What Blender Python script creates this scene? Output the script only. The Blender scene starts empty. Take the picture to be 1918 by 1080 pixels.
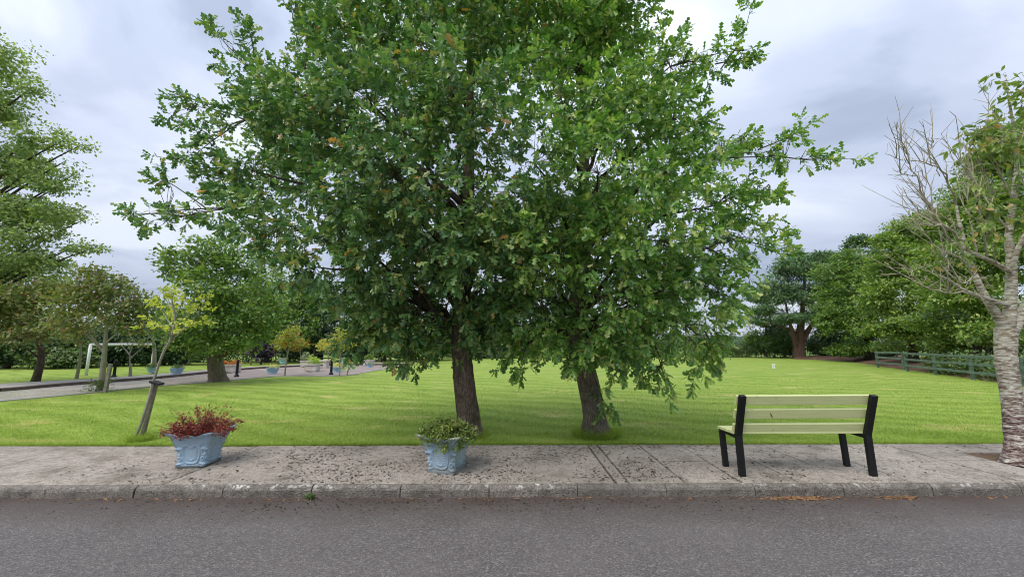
import bpy, math, random
import numpy as np
from mathutils import Matrix, Vector

random.seed(7)
RNG = np.random.default_rng(11)
SC = bpy.context.scene
COL = SC.collection
R = math.radians

# ------------------------------------------------------------------ camera
PITCH, ROLL, CAMH = R(8.3), R(-0.15), 1.45
cam_data = bpy.data.cameras.new("camera")
cam = bpy.data.objects.new("camera", cam_data)
COL.objects.link(cam)
cam_data.sensor_width = 36.0
cam_data.lens = 13.51
cam_data.clip_start = 0.05
cam_data.clip_end = 6000
CM = Matrix.Translation((0, 0, CAMH)) @ Matrix.Rotation(math.pi / 2 + PITCH, 4, 'X') @ Matrix.Rotation(ROLL, 4, 'Z')
cam.matrix_world = CM
SC.camera = cam
SC.render.filter_size = 1.0
SC.cycles.filter_width = 1.0
CR = CM.to_3x3()

# ------------------------------------------------------------------ exposure
SC.view_settings.view_transform = 'Standard'
SC.view_settings.look = 'None'
SC.view_settings.exposure = 1.4
SC.view_settings.gamma = 1.0
SC.view_settings.use_curve_mapping = False

# ------------------------------------------------------------------ sun and sky (bright overcast)
SUN_AZ, SUN_EL = R(222), R(56)          # compass bearing from +Y, clockwise
sun_data = bpy.data.lights.new("sun", 'SUN')
sun_data.energy = 1.15
sun_data.angle = R(45)
sun_data.color = (1.0, 0.965, 0.90)
sun = bpy.data.objects.new("sun", sun_data)
COL.objects.link(sun)
_sd = Vector((math.sin(SUN_AZ) * math.cos(SUN_EL), math.cos(SUN_AZ) * math.cos(SUN_EL), math.sin(SUN_EL)))
sun.rotation_euler = (-_sd).to_track_quat('-Z', 'Y').to_euler()
sun.location = (-20, -30, 40)


class NT:
    """small helper to wire shader nodes"""
    def __init__(s, tree):
        s.t = tree
        tree.nodes.clear()

    def n(s, typ, ins=None, **props):
        nd = s.t.nodes.new(typ)
        for k, v in props.items():
            setattr(nd, k, v)
        for k, v in (ins or {}).items():
            sock = nd.inputs[k]
            if isinstance(v, bpy.types.NodeSocket):
                s.t.links.new(v, sock)
            else:
                if hasattr(sock.default_value, '__len__') and not hasattr(v, '__len__'):
                    v = (v,) * len(sock.default_value)
                if hasattr(sock.default_value, '__len__') and len(sock.default_value) == 4 and len(v) == 3:
                    v = tuple(v) + (1,)
                sock.default_value = v
        return nd

    def math(s, op, a, b=0.0, clamp=False):
        nd = s.n('ShaderNodeMath', {0: a, 1: b}, operation=op)
        nd.use_clamp = clamp
        return nd.outputs[0]

    def vmath(s, op, a, b=(0, 0, 0)):
        return s.n('ShaderNodeVectorMath', {0: a, 1: b}, operation=op).outputs[0]

    def mix(s, f, a, b, blend='MIX'):
        nd = s.t.nodes.new('ShaderNodeMix')
        nd.data_type = 'RGBA'
        nd.blend_type = blend
        for i, v in ((0, f), (6, a), (7, b)):
            if isinstance(v, bpy.types.NodeSocket):
                s.t.links.new(v, nd.inputs[i])
            else:
                nd.inputs[i].default_value = v if i == 0 else (tuple(v) + (1,))[:4]
        return nd.outputs[2]

    def ramp(s, f, stops, interp='LINEAR'):
        nd = s.t.nodes.new('ShaderNodeValToRGB')
        cr = nd.color_ramp
        cr.interpolation = interp
        while len(cr.elements) < len(stops):
            cr.elements.new(0.5)
        for e, (p, c) in zip(cr.elements, stops):
            e.position = p
            e.color = (tuple(c) + (1,))[:4] if hasattr(c, '__len__') else (c, c, c, 1)
        s.t.links.new(f, nd.inputs[0])
        return nd.outputs[0]

    def noise(s, vec, scale, detail=4, rough=0.5, dist=0.0):
        return s.n('ShaderNodeTexNoise', {'Vector': vec, 'Scale': scale, 'Detail': detail, 'Roughness': rough, 'Distortion': dist})

    def bump(s, h, strength, dist, normal=None):
        ins = {'Height': h, 'Strength': strength, 'Distance': dist}
        if normal is not None:
            ins['Normal'] = normal
        return s.n('ShaderNodeBump', ins).outputs[0]


world = bpy.data.worlds.new("World")
SC.world = world
world.use_nodes = True
W = NT(world.node_tree)
sky = W.n('ShaderNodeTexSky', sky_type='NISHITA')
sky.sun_disc = False
sky.sun_elevation = SUN_EL
sky.sun_rotation = SUN_AZ
tc = W.n('ShaderNodeTexCoord').outputs['Generated']
dirn = W.vmath('NORMALIZE', tc)
sx = W.n('ShaderNodeSeparateXYZ', {0: dirn})
zc = W.math('ADD', W.math('MAXIMUM', sx.outputs[2], 0.0), 0.20)
u = W.math('DIVIDE', sx.outputs[0], zc)
v = W.math('DIVIDE', sx.outputs[1], zc)
cp = W.n('ShaderNodeCombineXYZ', {0: W.math('ADD', u, 3.3), 1: W.math('ADD', W.math('MULTIPLY', v, 1.25), -7.7), 2: 5.0}).outputs[0]
n1 = W.noise(cp, 1.15, 7, 0.50, 0.35).outputs[0]
n2 = W.noise(W.vmath('ADD', cp, (13.0, 5.0, 2.0)), 0.30, 2, 0.5, 0.2).outputs[0]
cl = W.math('ADD', W.math('MULTIPLY', n1, 0.72), W.math('MULTIPLY', n2, 0.28))
ccol = W.ramp(cl, [(0.40, (1.95, 2.25, 2.95)), (0.465, (2.65, 2.98, 3.75)), (0.54, (3.2, 3.5, 4.3)), (0.64, (4.1, 4.4, 4.95))], 'EASE')
gain = W.math('ADD', W.math('MULTIPLY', W.math('MAXIMUM', sx.outputs[2], 0.0), 0.70), 0.62)
gcol = W.n('ShaderNodeVectorMath', {0: ccol, 'Scale': gain}, operation='SCALE').outputs[0]
skycol = W.mix(0.95, sky.outputs[0], gcol)
bg = W.n('ShaderNodeBackground', {'Color': skycol, 'Strength': 0.10})
W.t.links.new(bg.outputs[0], W.n('ShaderNodeOutputWorld').inputs[0])

# ------------------------------------------------------------------ pixel -> place helpers (1918 x 1080 photograph)
FPX = 13.51 / 36.0 * 1918


def ray(px, py):
    return CR @ Vector(((px - 959) / FPX, (540 - py) / FPX, -1.0))


def PT(px, py, d):                      # point at depth d along the optical axis
    return np.array(Vector((0, 0, CAMH)) + ray(px, py) * d)


def G(px, py, z=0.0):                   # point on the ground
    r = ray(px, py)
    t = (z - CAMH) / r.z
    return np.array(Vector((0, 0, CAMH)) + r * t)


def DEP(px, py, z=0.0):
    return (z - CAMH) / ray(px, py).z


# ------------------------------------------------------------------ mesh helpers
ORG = {}


def build(name, pieces, mats, smooth=False):
    """pieces: list of (V (n,3), F list/array of faces of equal size, material index)"""
    Vs, idx, tot, mi = [], [], [], []
    off = 0
    for pc in pieces:
        V = np.asarray(pc[0], dtype=np.float32)
        Vs.append(V)
        m = pc[2] if len(pc) > 2 else 0
        Fs = pc[1]
        if isinstance(Fs, np.ndarray):
            idx.append((Fs + off).ravel())
            tot.append(np.full(len(Fs), Fs.shape[1], dtype=np.int32))
            mi.append(np.full(len(Fs), m, dtype=np.int32))
        else:
            for f in Fs:
                idx.append(np.asarray(f) + off)
                tot.append(np.array([len(f)], dtype=np.int32))
                mi.append(np.array([m], dtype=np.int32))
        off += len(V)
    V = np.concatenate(Vs)
    idx = np.concatenate(idx).astype(np.int32)
    tot = np.concatenate(tot)
    mi = np.concatenate(mi)
    me = bpy.data.meshes.new(name)
    me.vertices.add(len(V))
    me.vertices.foreach_set('co', V.ravel())
    me.loops.add(len(idx))
    me.loops.foreach_set('vertex_index', idx)
    me.polygons.add(len(tot))
    st = np.zeros(len(tot), dtype=np.int32)
    st[1:] = np.cumsum(tot)[:-1]
    me.polygons.foreach_set('loop_start', st)
    me.polygons.foreach_set('loop_total', tot)
    me.polygons.foreach_set('material_index', mi)
    me.polygons.foreach_set('use_smooth', np.full(len(tot), smooth, dtype=bool))
    for m in (mats if isinstance(mats, (list, tuple)) else [mats]):
        me.materials.append(m)
    me.update(calc_edges=True)
    me.validate()
    return me


def link(name, me, loc=(0, 0, 0), parent=None, rot=None):
    o = bpy.data.objects.new(name, me)
    COL.objects.link(o)
    o.location = loc
    if rot is not None:
        o.rotation_euler = rot
    if parent is not None:
        o.parent = parent
    return o


def thing(name, loc, label, cat, group=None, rot=0.0):
    o = link(name, None, tuple(float(c) for c in loc))
    o.rotation_euler = (0, 0, rot)
    o.empty_display_size = 0.3
    tag(o, label, cat, group)
    ORG[o] = np.array(loc, dtype=float)
    return o


def tag(o, label=None, cat=None, group=None, kind=None):
    for k, vv in (('label', label), ('category', cat), ('group', group), ('kind', kind)):
        if vv:
            o[k] = vv
    return o


def part(name, pieces, mats, parent, smooth=False, kind=None, label=None, local=False):
    """world-space pieces become a child mesh of a thing or of a part"""
    if not local:
        org = ORG.get(parent, np.zeros(3))
        pieces = [(np.asarray(p[0]) - org,) + tuple(p[1:]) for p in pieces]
    o = link(name, build(name, pieces, mats, smooth), parent=parent)
    ORG[o] = ORG.get(parent, np.zeros(3))
    tag(o, label, None, None, kind)
    return o


def solo(name, pieces, mats, label=None, cat=None, group=None, kind=None, smooth=False, loc=(0, 0, 0)):
    pieces = [(np.asarray(p[0]) - np.array(loc),) + tuple(p[1:]) for p in pieces]
    o = link(name, build(name, pieces, mats, smooth), loc)
    tag(o, label, cat, group, kind)
    ORG[o] = np.array(loc, dtype=float)
    return o


def dup(src, loc, label, rot=None, scale=None):
    c = src.copy()
    COL.objects.link(c)
    c.location = tuple(float(q) for q in loc)
    c['label'] = label
    if rot is not None:
        c.rotation_euler = (0, 0, rot)
    if scale is not None:
        c.scale = (scale,) * 3
    for ch in list(src.children):
        d = ch.copy()
        COL.objects.link(d)
        d.parent = c
        for g in list(ch.children):
            e = g.copy()
            COL.objects.link(e)
            e.parent = d
    return c


BOXF = np.array([[0, 3, 2, 1], [4, 5, 6, 7], [0, 1, 5, 4], [1, 2, 6, 5], [2, 3, 7, 6], [3, 0, 4, 7]])


def box(x0, x1, y0, y1, z0, z1, m=0):
    V = np.array([[x0, y0, z0], [x1, y0, z0], [x1, y1, z0], [x0, y1, z0], [x0, y0, z1], [x1, y0, z1], [x1, y1, z1], [x0, y1, z1]], dtype=float)
    return (V, BOXF, m)


def cham(x0, x1, y0, y1, z0, z1, c, m=0):
    """box with chamfered top edges"""
    V = [[x0, y0, z0], [x1, y0, z0], [x1, y1, z0], [x0, y1, z0],
         [x0, y0, z1 - c], [x1, y0, z1 - c], [x1, y1, z1 - c], [x0, y1, z1 - c],
         [x0 + c, y0 + c, z1], [x1 - c, y0 + c, z1], [x1 - c, y1 - c, z1], [x0 + c, y1 - c, z1]]
    F = [[0, 3, 2, 1], [8, 9, 10, 11]]
    for a in (0, 4):
        for i in range(4):
            j = (i + 1) % 4
            F.append([a + i, a + j, a + 4 + j, a + 4 + i])
    return (np.array(V, dtype=float), np.array(F), m)


def beam(a, b, w, h, up=(0, 0, 1), m=0, bev=0.0):
    """rectangular bar from a to b; w sideways, h along up; ends slightly chamfered if bev"""
    a, b, up = np.array(a, float), np.array(b, float), np.array(up, float)
    d = (b - a) / np.linalg.norm(b - a)
    s = np.cross(d, up)
    s /= np.linalg.norm(s)
    t = np.cross(s, d)
    if bev <= 0:
        V = [p + s * i * w / 2 + t * j * h / 2 for p in (a, b) for (i, j) in ((-1, -1), (1, -1), (1, 1), (-1, 1))]
        return (np.array(V), BOXF, m)
    prof = []
    for (i, j) in ((-1, -1), (1, -1), (1, 1), (-1, 1)):
        if i * j > 0:
            prof += [(i * (w / 2), j * (h / 2 - bev)), (i * (w / 2 - bev), j * h / 2)]
        else:
            prof += [(i * (w / 2 - bev), j * h / 2), (i * (w / 2), j * (h / 2 - bev))]
    prof = [prof[1], prof[0]] + [prof[2], prof[3]] + [prof[4], prof[5]] + [prof[6], prof[7]]
    prof = sorted(prof, key=lambda q: math.atan2(q[1], q[0]))
    V, n = [], 8
    for p, k in ((a, 1 - bev / max(w, h)), (a + d * bev, 1), (b - d * bev, 1), (b, 1 - bev / max(w, h))):
        V += [p + s * i * k + t * j * k for (i, j) in prof]
    F = []
    for r in range(3):
        for i in range(n):
            j = (i + 1) % n
            F.append([r * n + i, r * n + j, (r + 1) * n + j, (r + 1) * n + i])
    F.append(list(range(n))[::-1])
    F.append([3 * n + i for i in range(n)])
    return (np.array(V), F, m)


def tube(pts, rad, n=6, m=0, cap=True, rough=0.0, rng=None):
    pts = np.asarray(pts, float)
    rad = np.broadcast_to(np.asarray(rad, float), (len(pts),))
    tg = np.gradient(pts, axis=0)
    tg /= np.linalg.norm(tg, axis=1)[:, None] + 1e-9
    ref = np.array([1.0, 0.05, 0.1]) if abs(tg[0][0]) < 0.8 else np.array([0.05, 0.1, 1.0])
    ang = np.arange(n) * 2 * math.pi / n
    V = []
    s = np.cross(tg[0], ref)
    s /= np.linalg.norm(s)
    for p, t, r in zip(pts, tg, rad):
        s = s - t * np.dot(s, t)
        s /= np.linalg.norm(s) + 1e-9
        b = np.cross(t, s)
        rr = np.full(n, r)
        if rough and rng is not None:
            rr = rr * (1 + rough * (rng.random(n) - 0.5) * 2)
        V.append(p + np.outer(np.cos(ang) * rr, s) + np.outer(np.sin(ang) * rr, b))
    V = np.concatenate(V)
    k = len(pts)
    i = np.arange(n)
    j = (i + 1) % n
    F = np.concatenate([np.stack([r * n + i, r * n + j, (r + 1) * n + j, (r + 1) * n + i], 1) for r in range(k - 1)])
    if cap:
        F = [list(f) for f in F] + [list(range(n))[::-1], [(k - 1) * n + q for q in range(n)]] if k * n < 400 else F
    return (V, F, m)


def curve(p0, p1, p2, n=8, p3=None):
    t = np.linspace(0, 1, n)[:, None]
    p0, p1, p2 = (np.array(q, float) for q in (p0, p1, p2))
    if p3 is None:
        return (1 - t) ** 2 * p0 + 2 * t * (1 - t) * p1 + t ** 2 * p2
    p3 = np.array(p3, float)
    return (1 - t) ** 3 * p0 + 3 * t * (1 - t) ** 2 * p1 + 3 * t * t * (1 - t) * p2 + t ** 3 * p3


def lathe(prof, n=20, m=0, c=(0, 0, 0), wob=None):
    a = np.arange(n) * 2 * math.pi / n
    V = []
    for k, (r, z) in enumerate(prof):
        rr = np.full(n, r) if wob is None else r * wob(a, k)
        V.append(np.stack([c[0] + np.cos(a) * rr, c[1] + np.sin(a) * rr, np.full(n, c[2] + z)], 1))
    V = np.concatenate(V)
    i = np.arange(n)
    j = (i + 1) % n
    F = np.concatenate([np.stack([r * n + i, r * n + j, (r + 1) * n + j, (r + 1) * n + i], 1) for r in range(len(prof) - 1)])
    return (V, F, m)


def sheet(poly, z, m=0):
    return (np.array([[p[0], p[1], z] for p in poly], float), [list(range(len(poly)))], m)


def smooth_path(pts, n=40):
    """Catmull-Rom through points"""
    P = [np.array(p, float) for p in pts]
    P = [2 * P[0] - P[1]] + P + [2 * P[-1] - P[-2]]
    out = []
    segs = len(P) - 3
    for s in range(segs):
        a, b, c, d = P[s:s + 4]
        k = max(2, n // segs)
        for t in np.linspace(0, 1, k, endpoint=(s == segs - 1)):
            out.append(0.5 * (2 * b + (c - a) * t + (2 * a - 5 * b + 4 * c - d) * t * t + (3 * b - a - 3 * c + d) * t ** 3))
    return np.array(out)


# ------------------------------------------------------------------ materials
def newmat(name):
    m = bpy.data.materials.new(name)
    m.use_nodes = True
    return m, NT(m.node_tree)


def finish(T, shader):
    T.t.links.new(shader, T.n('ShaderNodeOutputMaterial').inputs[0])


def principled(T, color, rough=0.6, spec=0.4, normal=None, metal=0.0):
    ins = {'Base Color': color, 'Roughness': rough, 'Metallic': metal, 'Specular IOR Level': spec}
    if normal is not None:
        ins['Normal'] = normal
    return T.n('ShaderNodeBsdfPrincipled', ins).outputs[0]


def leaf_mat(name, stops, trans=0.3, rough=0.42, under=1.35, spec=0.45, tscale=(1.5, 1.7, 0.6)):
    if not name.startswith('oak'):
        stops = [(p, tuple(min(0.6, q * 1.35) for q in c)) for p, c in stops]
    m, T = newmat(name)
    g = T.n('ShaderNodeNewGeometry')
    oi = T.n('ShaderNodeObjectInfo')
    f = T.math('FRACT', T.math('ADD', g.outputs['Random Per Island'], oi.outputs['Random']))
    col = T.ramp(f, stops)
    nz = T.noise(g.outputs['Position'], 0.9, 2, 0.5).outputs[0]
    col = T.mix(T.math('MULTIPLY', T.math('SUBTRACT', nz, 0.35, True), 1.1, True), col, T.mix(1.0, col, (1.35, 1.18, 0.75), 'MULTIPLY'))
    pale = T.mix(1.0, col, (under * 1.05, under, under * 1.25), 'MULTIPLY')
    colb = T.mix(g.outputs['Backfacing'], col, pale)
    p = principled(T, colb, rough, spec)
    tr = T.n('ShaderNodeBsdfTranslucent', {'Color': T.mix(1.0, col, tscale, 'MULTIPLY')}).outputs[0]
    mx = T.n('ShaderNodeMixShader', {0: trans, 1: p, 2: tr}).outputs[0]
    finish(T, mx)
    return m


def bark_mat(name, a, b, scale=9, stretch=5.0, bump=0.6, moss=None, lichen=None):
    m, T = newmat(name)
    pos = T.n('ShaderNodeNewGeometry').outputs['Position']
    q = T.vmath('MULTIPLY', pos, (1, 1, 1.0 / stretch))
    n = T.noise(q, scale * 3.5, 6, 0.62, 0.6).outputs[0]
    vo = T.n('ShaderNodeTexVoronoi', {'Vector': T.vmath('ADD', q, T.vmath('MULTIPLY', T.noise(q, scale, 2).outputs[1], (0.06, 0.06, 0.06))), 'Scale': scale * 5.5}, feature='DISTANCE_TO_EDGE').outputs[0]
    h = T.math('ADD', T.math('MULTIPLY', T.math('MINIMUM', vo, 0.22), 1.5), T.math('MULTIPLY', n, 0.9))
    col = T.mix(T.ramp(h, [(0.25, 0.0), (0.9, 1.0)]), a, b)
    big = T.noise(pos, 3.5, 4, 0.6).outputs[0]
    if moss:
        col = T.mix(T.ramp(big, [(0.52, 0.0), (0.68, 0.75)]), col, moss)
    if lichen:
        l2 = T.noise(T.vmath('ADD', pos, (4, 9, 2)), 7, 5, 0.65).outputs[0]
        col = T.mix(T.ramp(l2, [(0.56, 0.0), (0.66, 0.8)]), col, lichen)
    finish(T, principled(T, col, 0.9, 0.15, T.bump(h, bump, 0.03)))
    return m


def plain_mat(name, color, rough=0.6, spec=0.4, var=0.12, scale=6, bump=0.0, bscale=60, dirt=None):
    m, T = newmat(name)
    pos = T.n('ShaderNodeNewGeometry').outputs['Position']
    n = T.noise(pos, scale, 5, 0.6).outputs[0]
    lo = tuple(c * (1 - var) for c in color)
    hi = tuple(min(1, c * (1 + var)) for c in color)
    col = T.mix(T.ramp(n, [(0.3, 0.0), (0.7, 1.0)]), lo, hi)
    if dirt:
        d = T.noise(T.vmath('ADD', pos, (7, 3, 5)), scale * 1.7, 6, 0.7).outputs[0]
        col = T.mix(T.ramp(d, [(0.55, 0.0), (0.72, 0.7)]), col, dirt)
    nm = T.bump(T.noise(pos, bscale, 4, 0.6).outputs[0], bump, 0.01) if bump else None
    finish(T, principled(T, col, rough, spec, nm))
    return m


def grass_color(T, pos, blades=False):
    s = T.n('ShaderNodeSeparateXYZ', {0: pos})
    big = T.noise(pos, 0.35, 4, 0.6).outputs[0]
    mid = T.noise(pos, 2.2, 5, 0.65).outputs[0]
    fin = T.noise(T.vmath('MULTIPLY', pos, (1, 0.35, 1)), 38, 3, 0.7).outputs[0]
    a = T.mix(T.ramp(big, [(0.32, 0.0), (0.68, 1.0)]), (0.165, 0.255, 0.032), (0.255, 0.335, 0.052))
    a = T.mix(T.ramp(mid, [(0.36, 0.0), (0.66, 0.5)]), a, (0.280, 0.355, 0.055))
    a = T.mix(T.ramp(fin, [(0.38, 0.60), (0.60, 0.0)]), a, (0.105, 0.180, 0.022))
    clo = T.noise(T.vmath('ADD', pos, (11, 4, 0)), 1.4, 6, 0.7).outputs[0]
    a = T.mix(T.ramp(clo, [(0.54, 0.0), (0.66, 0.45)]), a, (0.120, 0.215, 0.030))
    gr = T.noise(T.vmath('MULTIPLY', pos, (1.0, 0.55, 1)), 13, 4, 0.75).outputs[0]
    a = T.mix(T.ramp(gr, [(0.40, 0.5), (0.52, 0.0)]), a, (0.098, 0.170, 0.020))
    a = T.mix(T.ramp(gr, [(0.54, 0.0), (0.66, 0.5)]), a, (0.340, 0.410, 0.085))
    # mower passes: faint alternating bands
    w = T.math('ADD', T.math('MULTIPLY', s.outputs[0], 0.42), T.math('MULTIPLY', s.outputs[1], 0.91))
    w = T.math('ADD', w, T.math('MULTIPLY', T.noise(pos, 0.35, 3).outputs[0], 2.6))
    st = T.math('SINE', T.math('MULTIPLY', w, 7.5))
    a = T.mix(T.math('MULTIPLY', T.math('ADD', st, 1.0), 0.22), a, (0.330, 0.430, 0.090))
    # straw patches left by the mower
    pat = T.noise(T.vmath('MULTIPLY', T.vmath('ADD', pos, (3.1, 1.7, 0)), (0.55, 1.3, 1)), 1.1, 5, 0.6).outputs[0]
    a = T.mix(T.ramp(pat, [(0.57, 0.0), (0.68, 0.7)]), a, (0.46, 0.40, 0.16))
    return a, fin, mid


mG, T = newmat("lawn_grass")
pos = T.n('ShaderNodeNewGeometry').outputs['Position']
gc, fin, mid = grass_color(T, pos)
finish(T, principled(T, gc, 0.85, 0.15, T.bump(T.math('ADD', fin, T.math('MULTIPLY', mid, 0.6)), 0.55, 0.04)))

mBL, T = newmat("grass_blade")
ge = T.n('ShaderNodeNewGeometry')
gc, _, _ = grass_color(T, ge.outputs['Position'])
gc = T.mix(T.math('MULTIPLY', ge.outputs['Random Per Island'], 0.75), gc, T.mix(ge.outputs['Random Per Island'], (0.13, 0.26, 0.03), (0.40, 0.52, 0.10)))
tr = T.n('ShaderNodeBsdfTranslucent', {'Color': T.mix(1.0, gc, (1.5, 1.5, 0.9), 'MULTIPLY')}).outputs[0]
finish(T, T.n('ShaderNodeMixShader', {0: 0.45, 1: principled(T, gc, 0.6, 0.25), 2: tr}).outputs[0])

mField = plain_mat("rough_field", (0.09, 0.15, 0.03), 0.9, 0.1, 0.35, 0.05)
mHill = plain_mat("hill_cover", (0.055, 0.085, 0.055), 0.95, 0.05, 0.4, 0.02)

# asphalt
mA, T = newmat("asphalt")
pos = T.n('ShaderNodeNewGeometry').outputs['Position']
v1 = T.n('ShaderNodeTexVoronoi', {'Vector': pos, 'Scale': 95.0})
v2 = T.noise(pos, 70, 3, 0.7).outputs[0]
big = T.noise(pos, 0.9, 5, 0.6).outputs[0]
col = T.ramp(T.n('ShaderNodeSeparateColor', {0: v1.outputs['Color']}).outputs[0],
             [(0.0, (0.088, 0.080, 0.077)), (0.45, (0.132, 0.120, 0.116)), (0.8, (0.180, 0.164, 0.156)), (1.0, (0.27, 0.25, 0.235))])
col = T.mix(T.ramp(v2, [(0.36, 0.7), (0.56, 0.0)]), col, (0.062, 0.057, 0.056))
col = T.mix(T.ramp(big, [(0.35, 0.0), (0.7, 0.35)]), col, (0.165, 0.148, 0.140))
sp = T.n('ShaderNodeSeparateXYZ', {0: pos})
edge = T.math('ADD', sp.outputs[1], T.math('MULTIPLY', T.noise(pos, 1.6, 5, 0.65).outputs[0], 0.75))
col = T.mix(T.ramp(T.math('SUBTRACT', edge, 3.9), [(0.0, 0.0), (0.30, 0.40), (0.75, 0.85)]), col, (0.070, 0.050, 0.040))
finish(T, principled(T, col, 0.82, 0.3, T.bump(T.math('ADD', v1.outputs['Distance'], v2), 0.7, 0.008)))


def concrete(name, base, warm, pits=1.0, lichen=0.0, moss=0.0, weather=True):
    m, T = newmat(name)
    ge = T.n('ShaderNodeNewGeometry')
    pos = ge.outputs['Position']
    oi = T.n('ShaderNodeObjectInfo').outputs['Random']
    big = T.noise(pos, 1.3, 6, 0.65).outputs[0]
    mid = T.noise(pos, 11, 6, 0.7).outputs[0]
    fin = T.noise(pos, 75, 3, 0.7).outputs[0]
    agg = T.n('ShaderNodeTexVoronoi', {'Vector': pos, 'Scale': 70.0})
    c = T.mix(T.ramp(big, [(0.3, 0.0), (0.7, 1.0)]), base, warm)
    c = T.mix(T.math('MULTIPLY', T.n('ShaderNodeSeparateColor', {0: agg.outputs['Color']}).outputs[1], 0.45), c, tuple(min(1, x * 1.5) for x in base))
    c = T.mix(T.ramp(mid, [(0.36, 0.65), (0.52, 0.0)]), c, tuple(x * 0.45 for x in warm))
    c = T.mix(T.ramp(fin, [(0.36, 0.9 * pits), (0.48, 0.0)]), c, tuple(x * 0.2 for x in warm))
    grit = T.noise(T.vmath('ADD', pos, (3, 6, 2)), 34, 4, 0.75).outputs[0]
    c = T.mix(T.ramp(grit, [(0.56, 0.0), (0.66, 0.6)]), c, tuple(x * 0.3 for x in warm))
    stain = T.noise(T.vmath('ADD', pos, (7, 2, 5)), 0.8, 5, 0.6).outputs[0]
    c = T.mix(T.ramp(stain, [(0.48, 0.0), (0.66, 0.5)]), c, tuple(x * 0.55 for x in warm))
    c = T.mix(T.math('MULTIPLY', oi, 0.28), c, tuple(x * 0.70 for x in base))
    if moss:
        mo = T.noise(T.vmath('ADD', pos, (2, 8, 1)), 2.4, 6, 0.7).outputs[0]
        c = T.mix(T.ramp(mo, [(0.5, 0.0), (0.68, moss)]), c, (0.085, 0.080, 0.052))
    if lichen:
        sz = T.n('ShaderNodeSeparateXYZ', {0: pos}).outputs[2]
        li = T.noise(T.vmath('ADD', pos, (9, 1, 4)), 13, 5, 0.7).outputs[0]
        lb = T.noise(T.vmath('ADD', pos, (1, 5, 4)), 0.9, 2, 0.5).outputs[0]
        f = T.math('MULTIPLY', T.ramp(li, [(0.54, 0.0), (0.60, 1.0)]), T.ramp(lb, [(0.42, 0.15), (0.6, 1.0)]))
        f = T.math('MULTIPLY', f, T.ramp(T.math('MULTIPLY', T.math('ADD', sz, 0.10), 10), [(0.55, 0.0), (0.92, lichen)]))
        c = T.mix(f, c, (0.56, 0.55, 0.51))
    h = T.math('ADD', T.math('MULTIPLY', mid, 0.8), T.math('ADD', T.math('MULTIPLY', fin, 0.6), agg.outputs['Distance']))
    finish(T, principled(T, c, 0.9, 0.2, T.bump(h, 0.7, 0.012)))
    return m


mSlab = concrete("paving_concrete", (0.440, 0.390, 0.332), (0.350, 0.300, 0.252), 1.0, 0.0, 0.55)
mKerb = concrete("kerb_concrete", (0.250, 0.222, 0.190), (0.140, 0.122, 0.104), 1.0, 1.0, 0.5)
mBed = plain_mat("joint_grit", (0.055, 0.045, 0.036), 0.95, 0.1, 0.3, 30)
mSoil = plain_mat("soil", (0.120, 0.080, 0.050), 0.95, 0.1, 0.4, 20, 0.8, 40, (0.26, 0.17, 0.10))
mMulch = plain_mat("bark_mulch", (0.150, 0.092, 0.065), 0.95, 0.1, 0.45, 3, 0.8, 12, (0.07, 0.045, 0.03))
mPath = plain_mat("path_tarmac", (0.310, 0.282, 0.255), 0.9, 0.2, 0.22, 1.2, 0.4, 30, (0.34, 0.30, 0.27))
mCourt = plain_mat("court_gravel", (0.275, 0.232, 0.208), 0.95, 0.15, 0.22, 1.1, 0.6, 40, (0.30, 0.26, 0.24))
mApron = plain_mat("apron_concrete", (0.33, 0.31, 0.28), 0.9, 0.2, 0.15, 2, 0.4, 40, (0.20, 0.19, 0.13))
mEdge = plain_mat("edging_concrete", (0.110, 0.088, 0.072), 0.9, 0.2, 0.3, 4, 0.5, 30)
mSlat = None
m_, T = newmat("slat_paint")
oc = T.n('ShaderNodeTexCoord').outputs['Object']
grain = T.noise(T.vmath('MULTIPLY', oc, (0.7, 14, 14)), 6, 6, 0.65, 0.4).outputs[0]
blot = T.noise(oc, 9, 5, 0.7).outputs[0]
c = T.mix(T.ramp(grain, [(0.35, 0.0), (0.65, 1.0)]), (0.520, 0.560, 0.245), (0.610, 0.640, 0.310))
c = T.mix(T.ramp(blot, [(0.63, 0.0), (0.72, 0.65)]), c, (0.30, 0.29, 0.14))
finish(T, principled(T, c, 0.5, 0.4, T.bump(grain, 0.25, 0.004)))
mSlat = m_
mBlack = plain_mat("black_paint", (0.006, 0.0065, 0.007), 0.45, 0.35, 0.4, 14, 0.35, 70, (0.016, 0.015, 0.014))
mScuff = plain_mat("dark_mark", (0.05, 0.045, 0.03), 0.8, 0.2)

# blue masonry paint of the planters
m_, T = newmat("planter_paint")
ge = T.n('ShaderNodeNewGeometry')
pos = ge.outputs['Position']
n = T.noise(pos, 6, 6, 0.65).outputs[0]
c = T.mix(T.ramp(n, [(0.3, 0.0), (0.7, 1.0)]), (0.285, 0.425, 0.535), (0.405, 0.525, 0.610))
n3 = T.noise(T.vmath('ADD', pos, (5, 2, 8)), 24, 5, 0.7).outputs[0]
c = T.mix(T.ramp(n3, [(0.60, 0.0), (0.70, 0.55)]), c, (0.42, 0.44, 0.42))
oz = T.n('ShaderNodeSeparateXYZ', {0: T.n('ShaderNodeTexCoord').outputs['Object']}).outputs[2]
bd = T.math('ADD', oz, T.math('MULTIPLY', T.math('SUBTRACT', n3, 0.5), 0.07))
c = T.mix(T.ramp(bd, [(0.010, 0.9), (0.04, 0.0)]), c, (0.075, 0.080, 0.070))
finish(T, principled(T, c, 0.55, 0.35, T.bump(n3, 0.25, 0.006)))
mBlue = m_
m_, T = newmat("planter_paint_weathered")
pos = T.n('ShaderNodeNewGeometry').outputs['Position']
n = T.noise(pos, 7, 6, 0.65).outputs[0]
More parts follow.
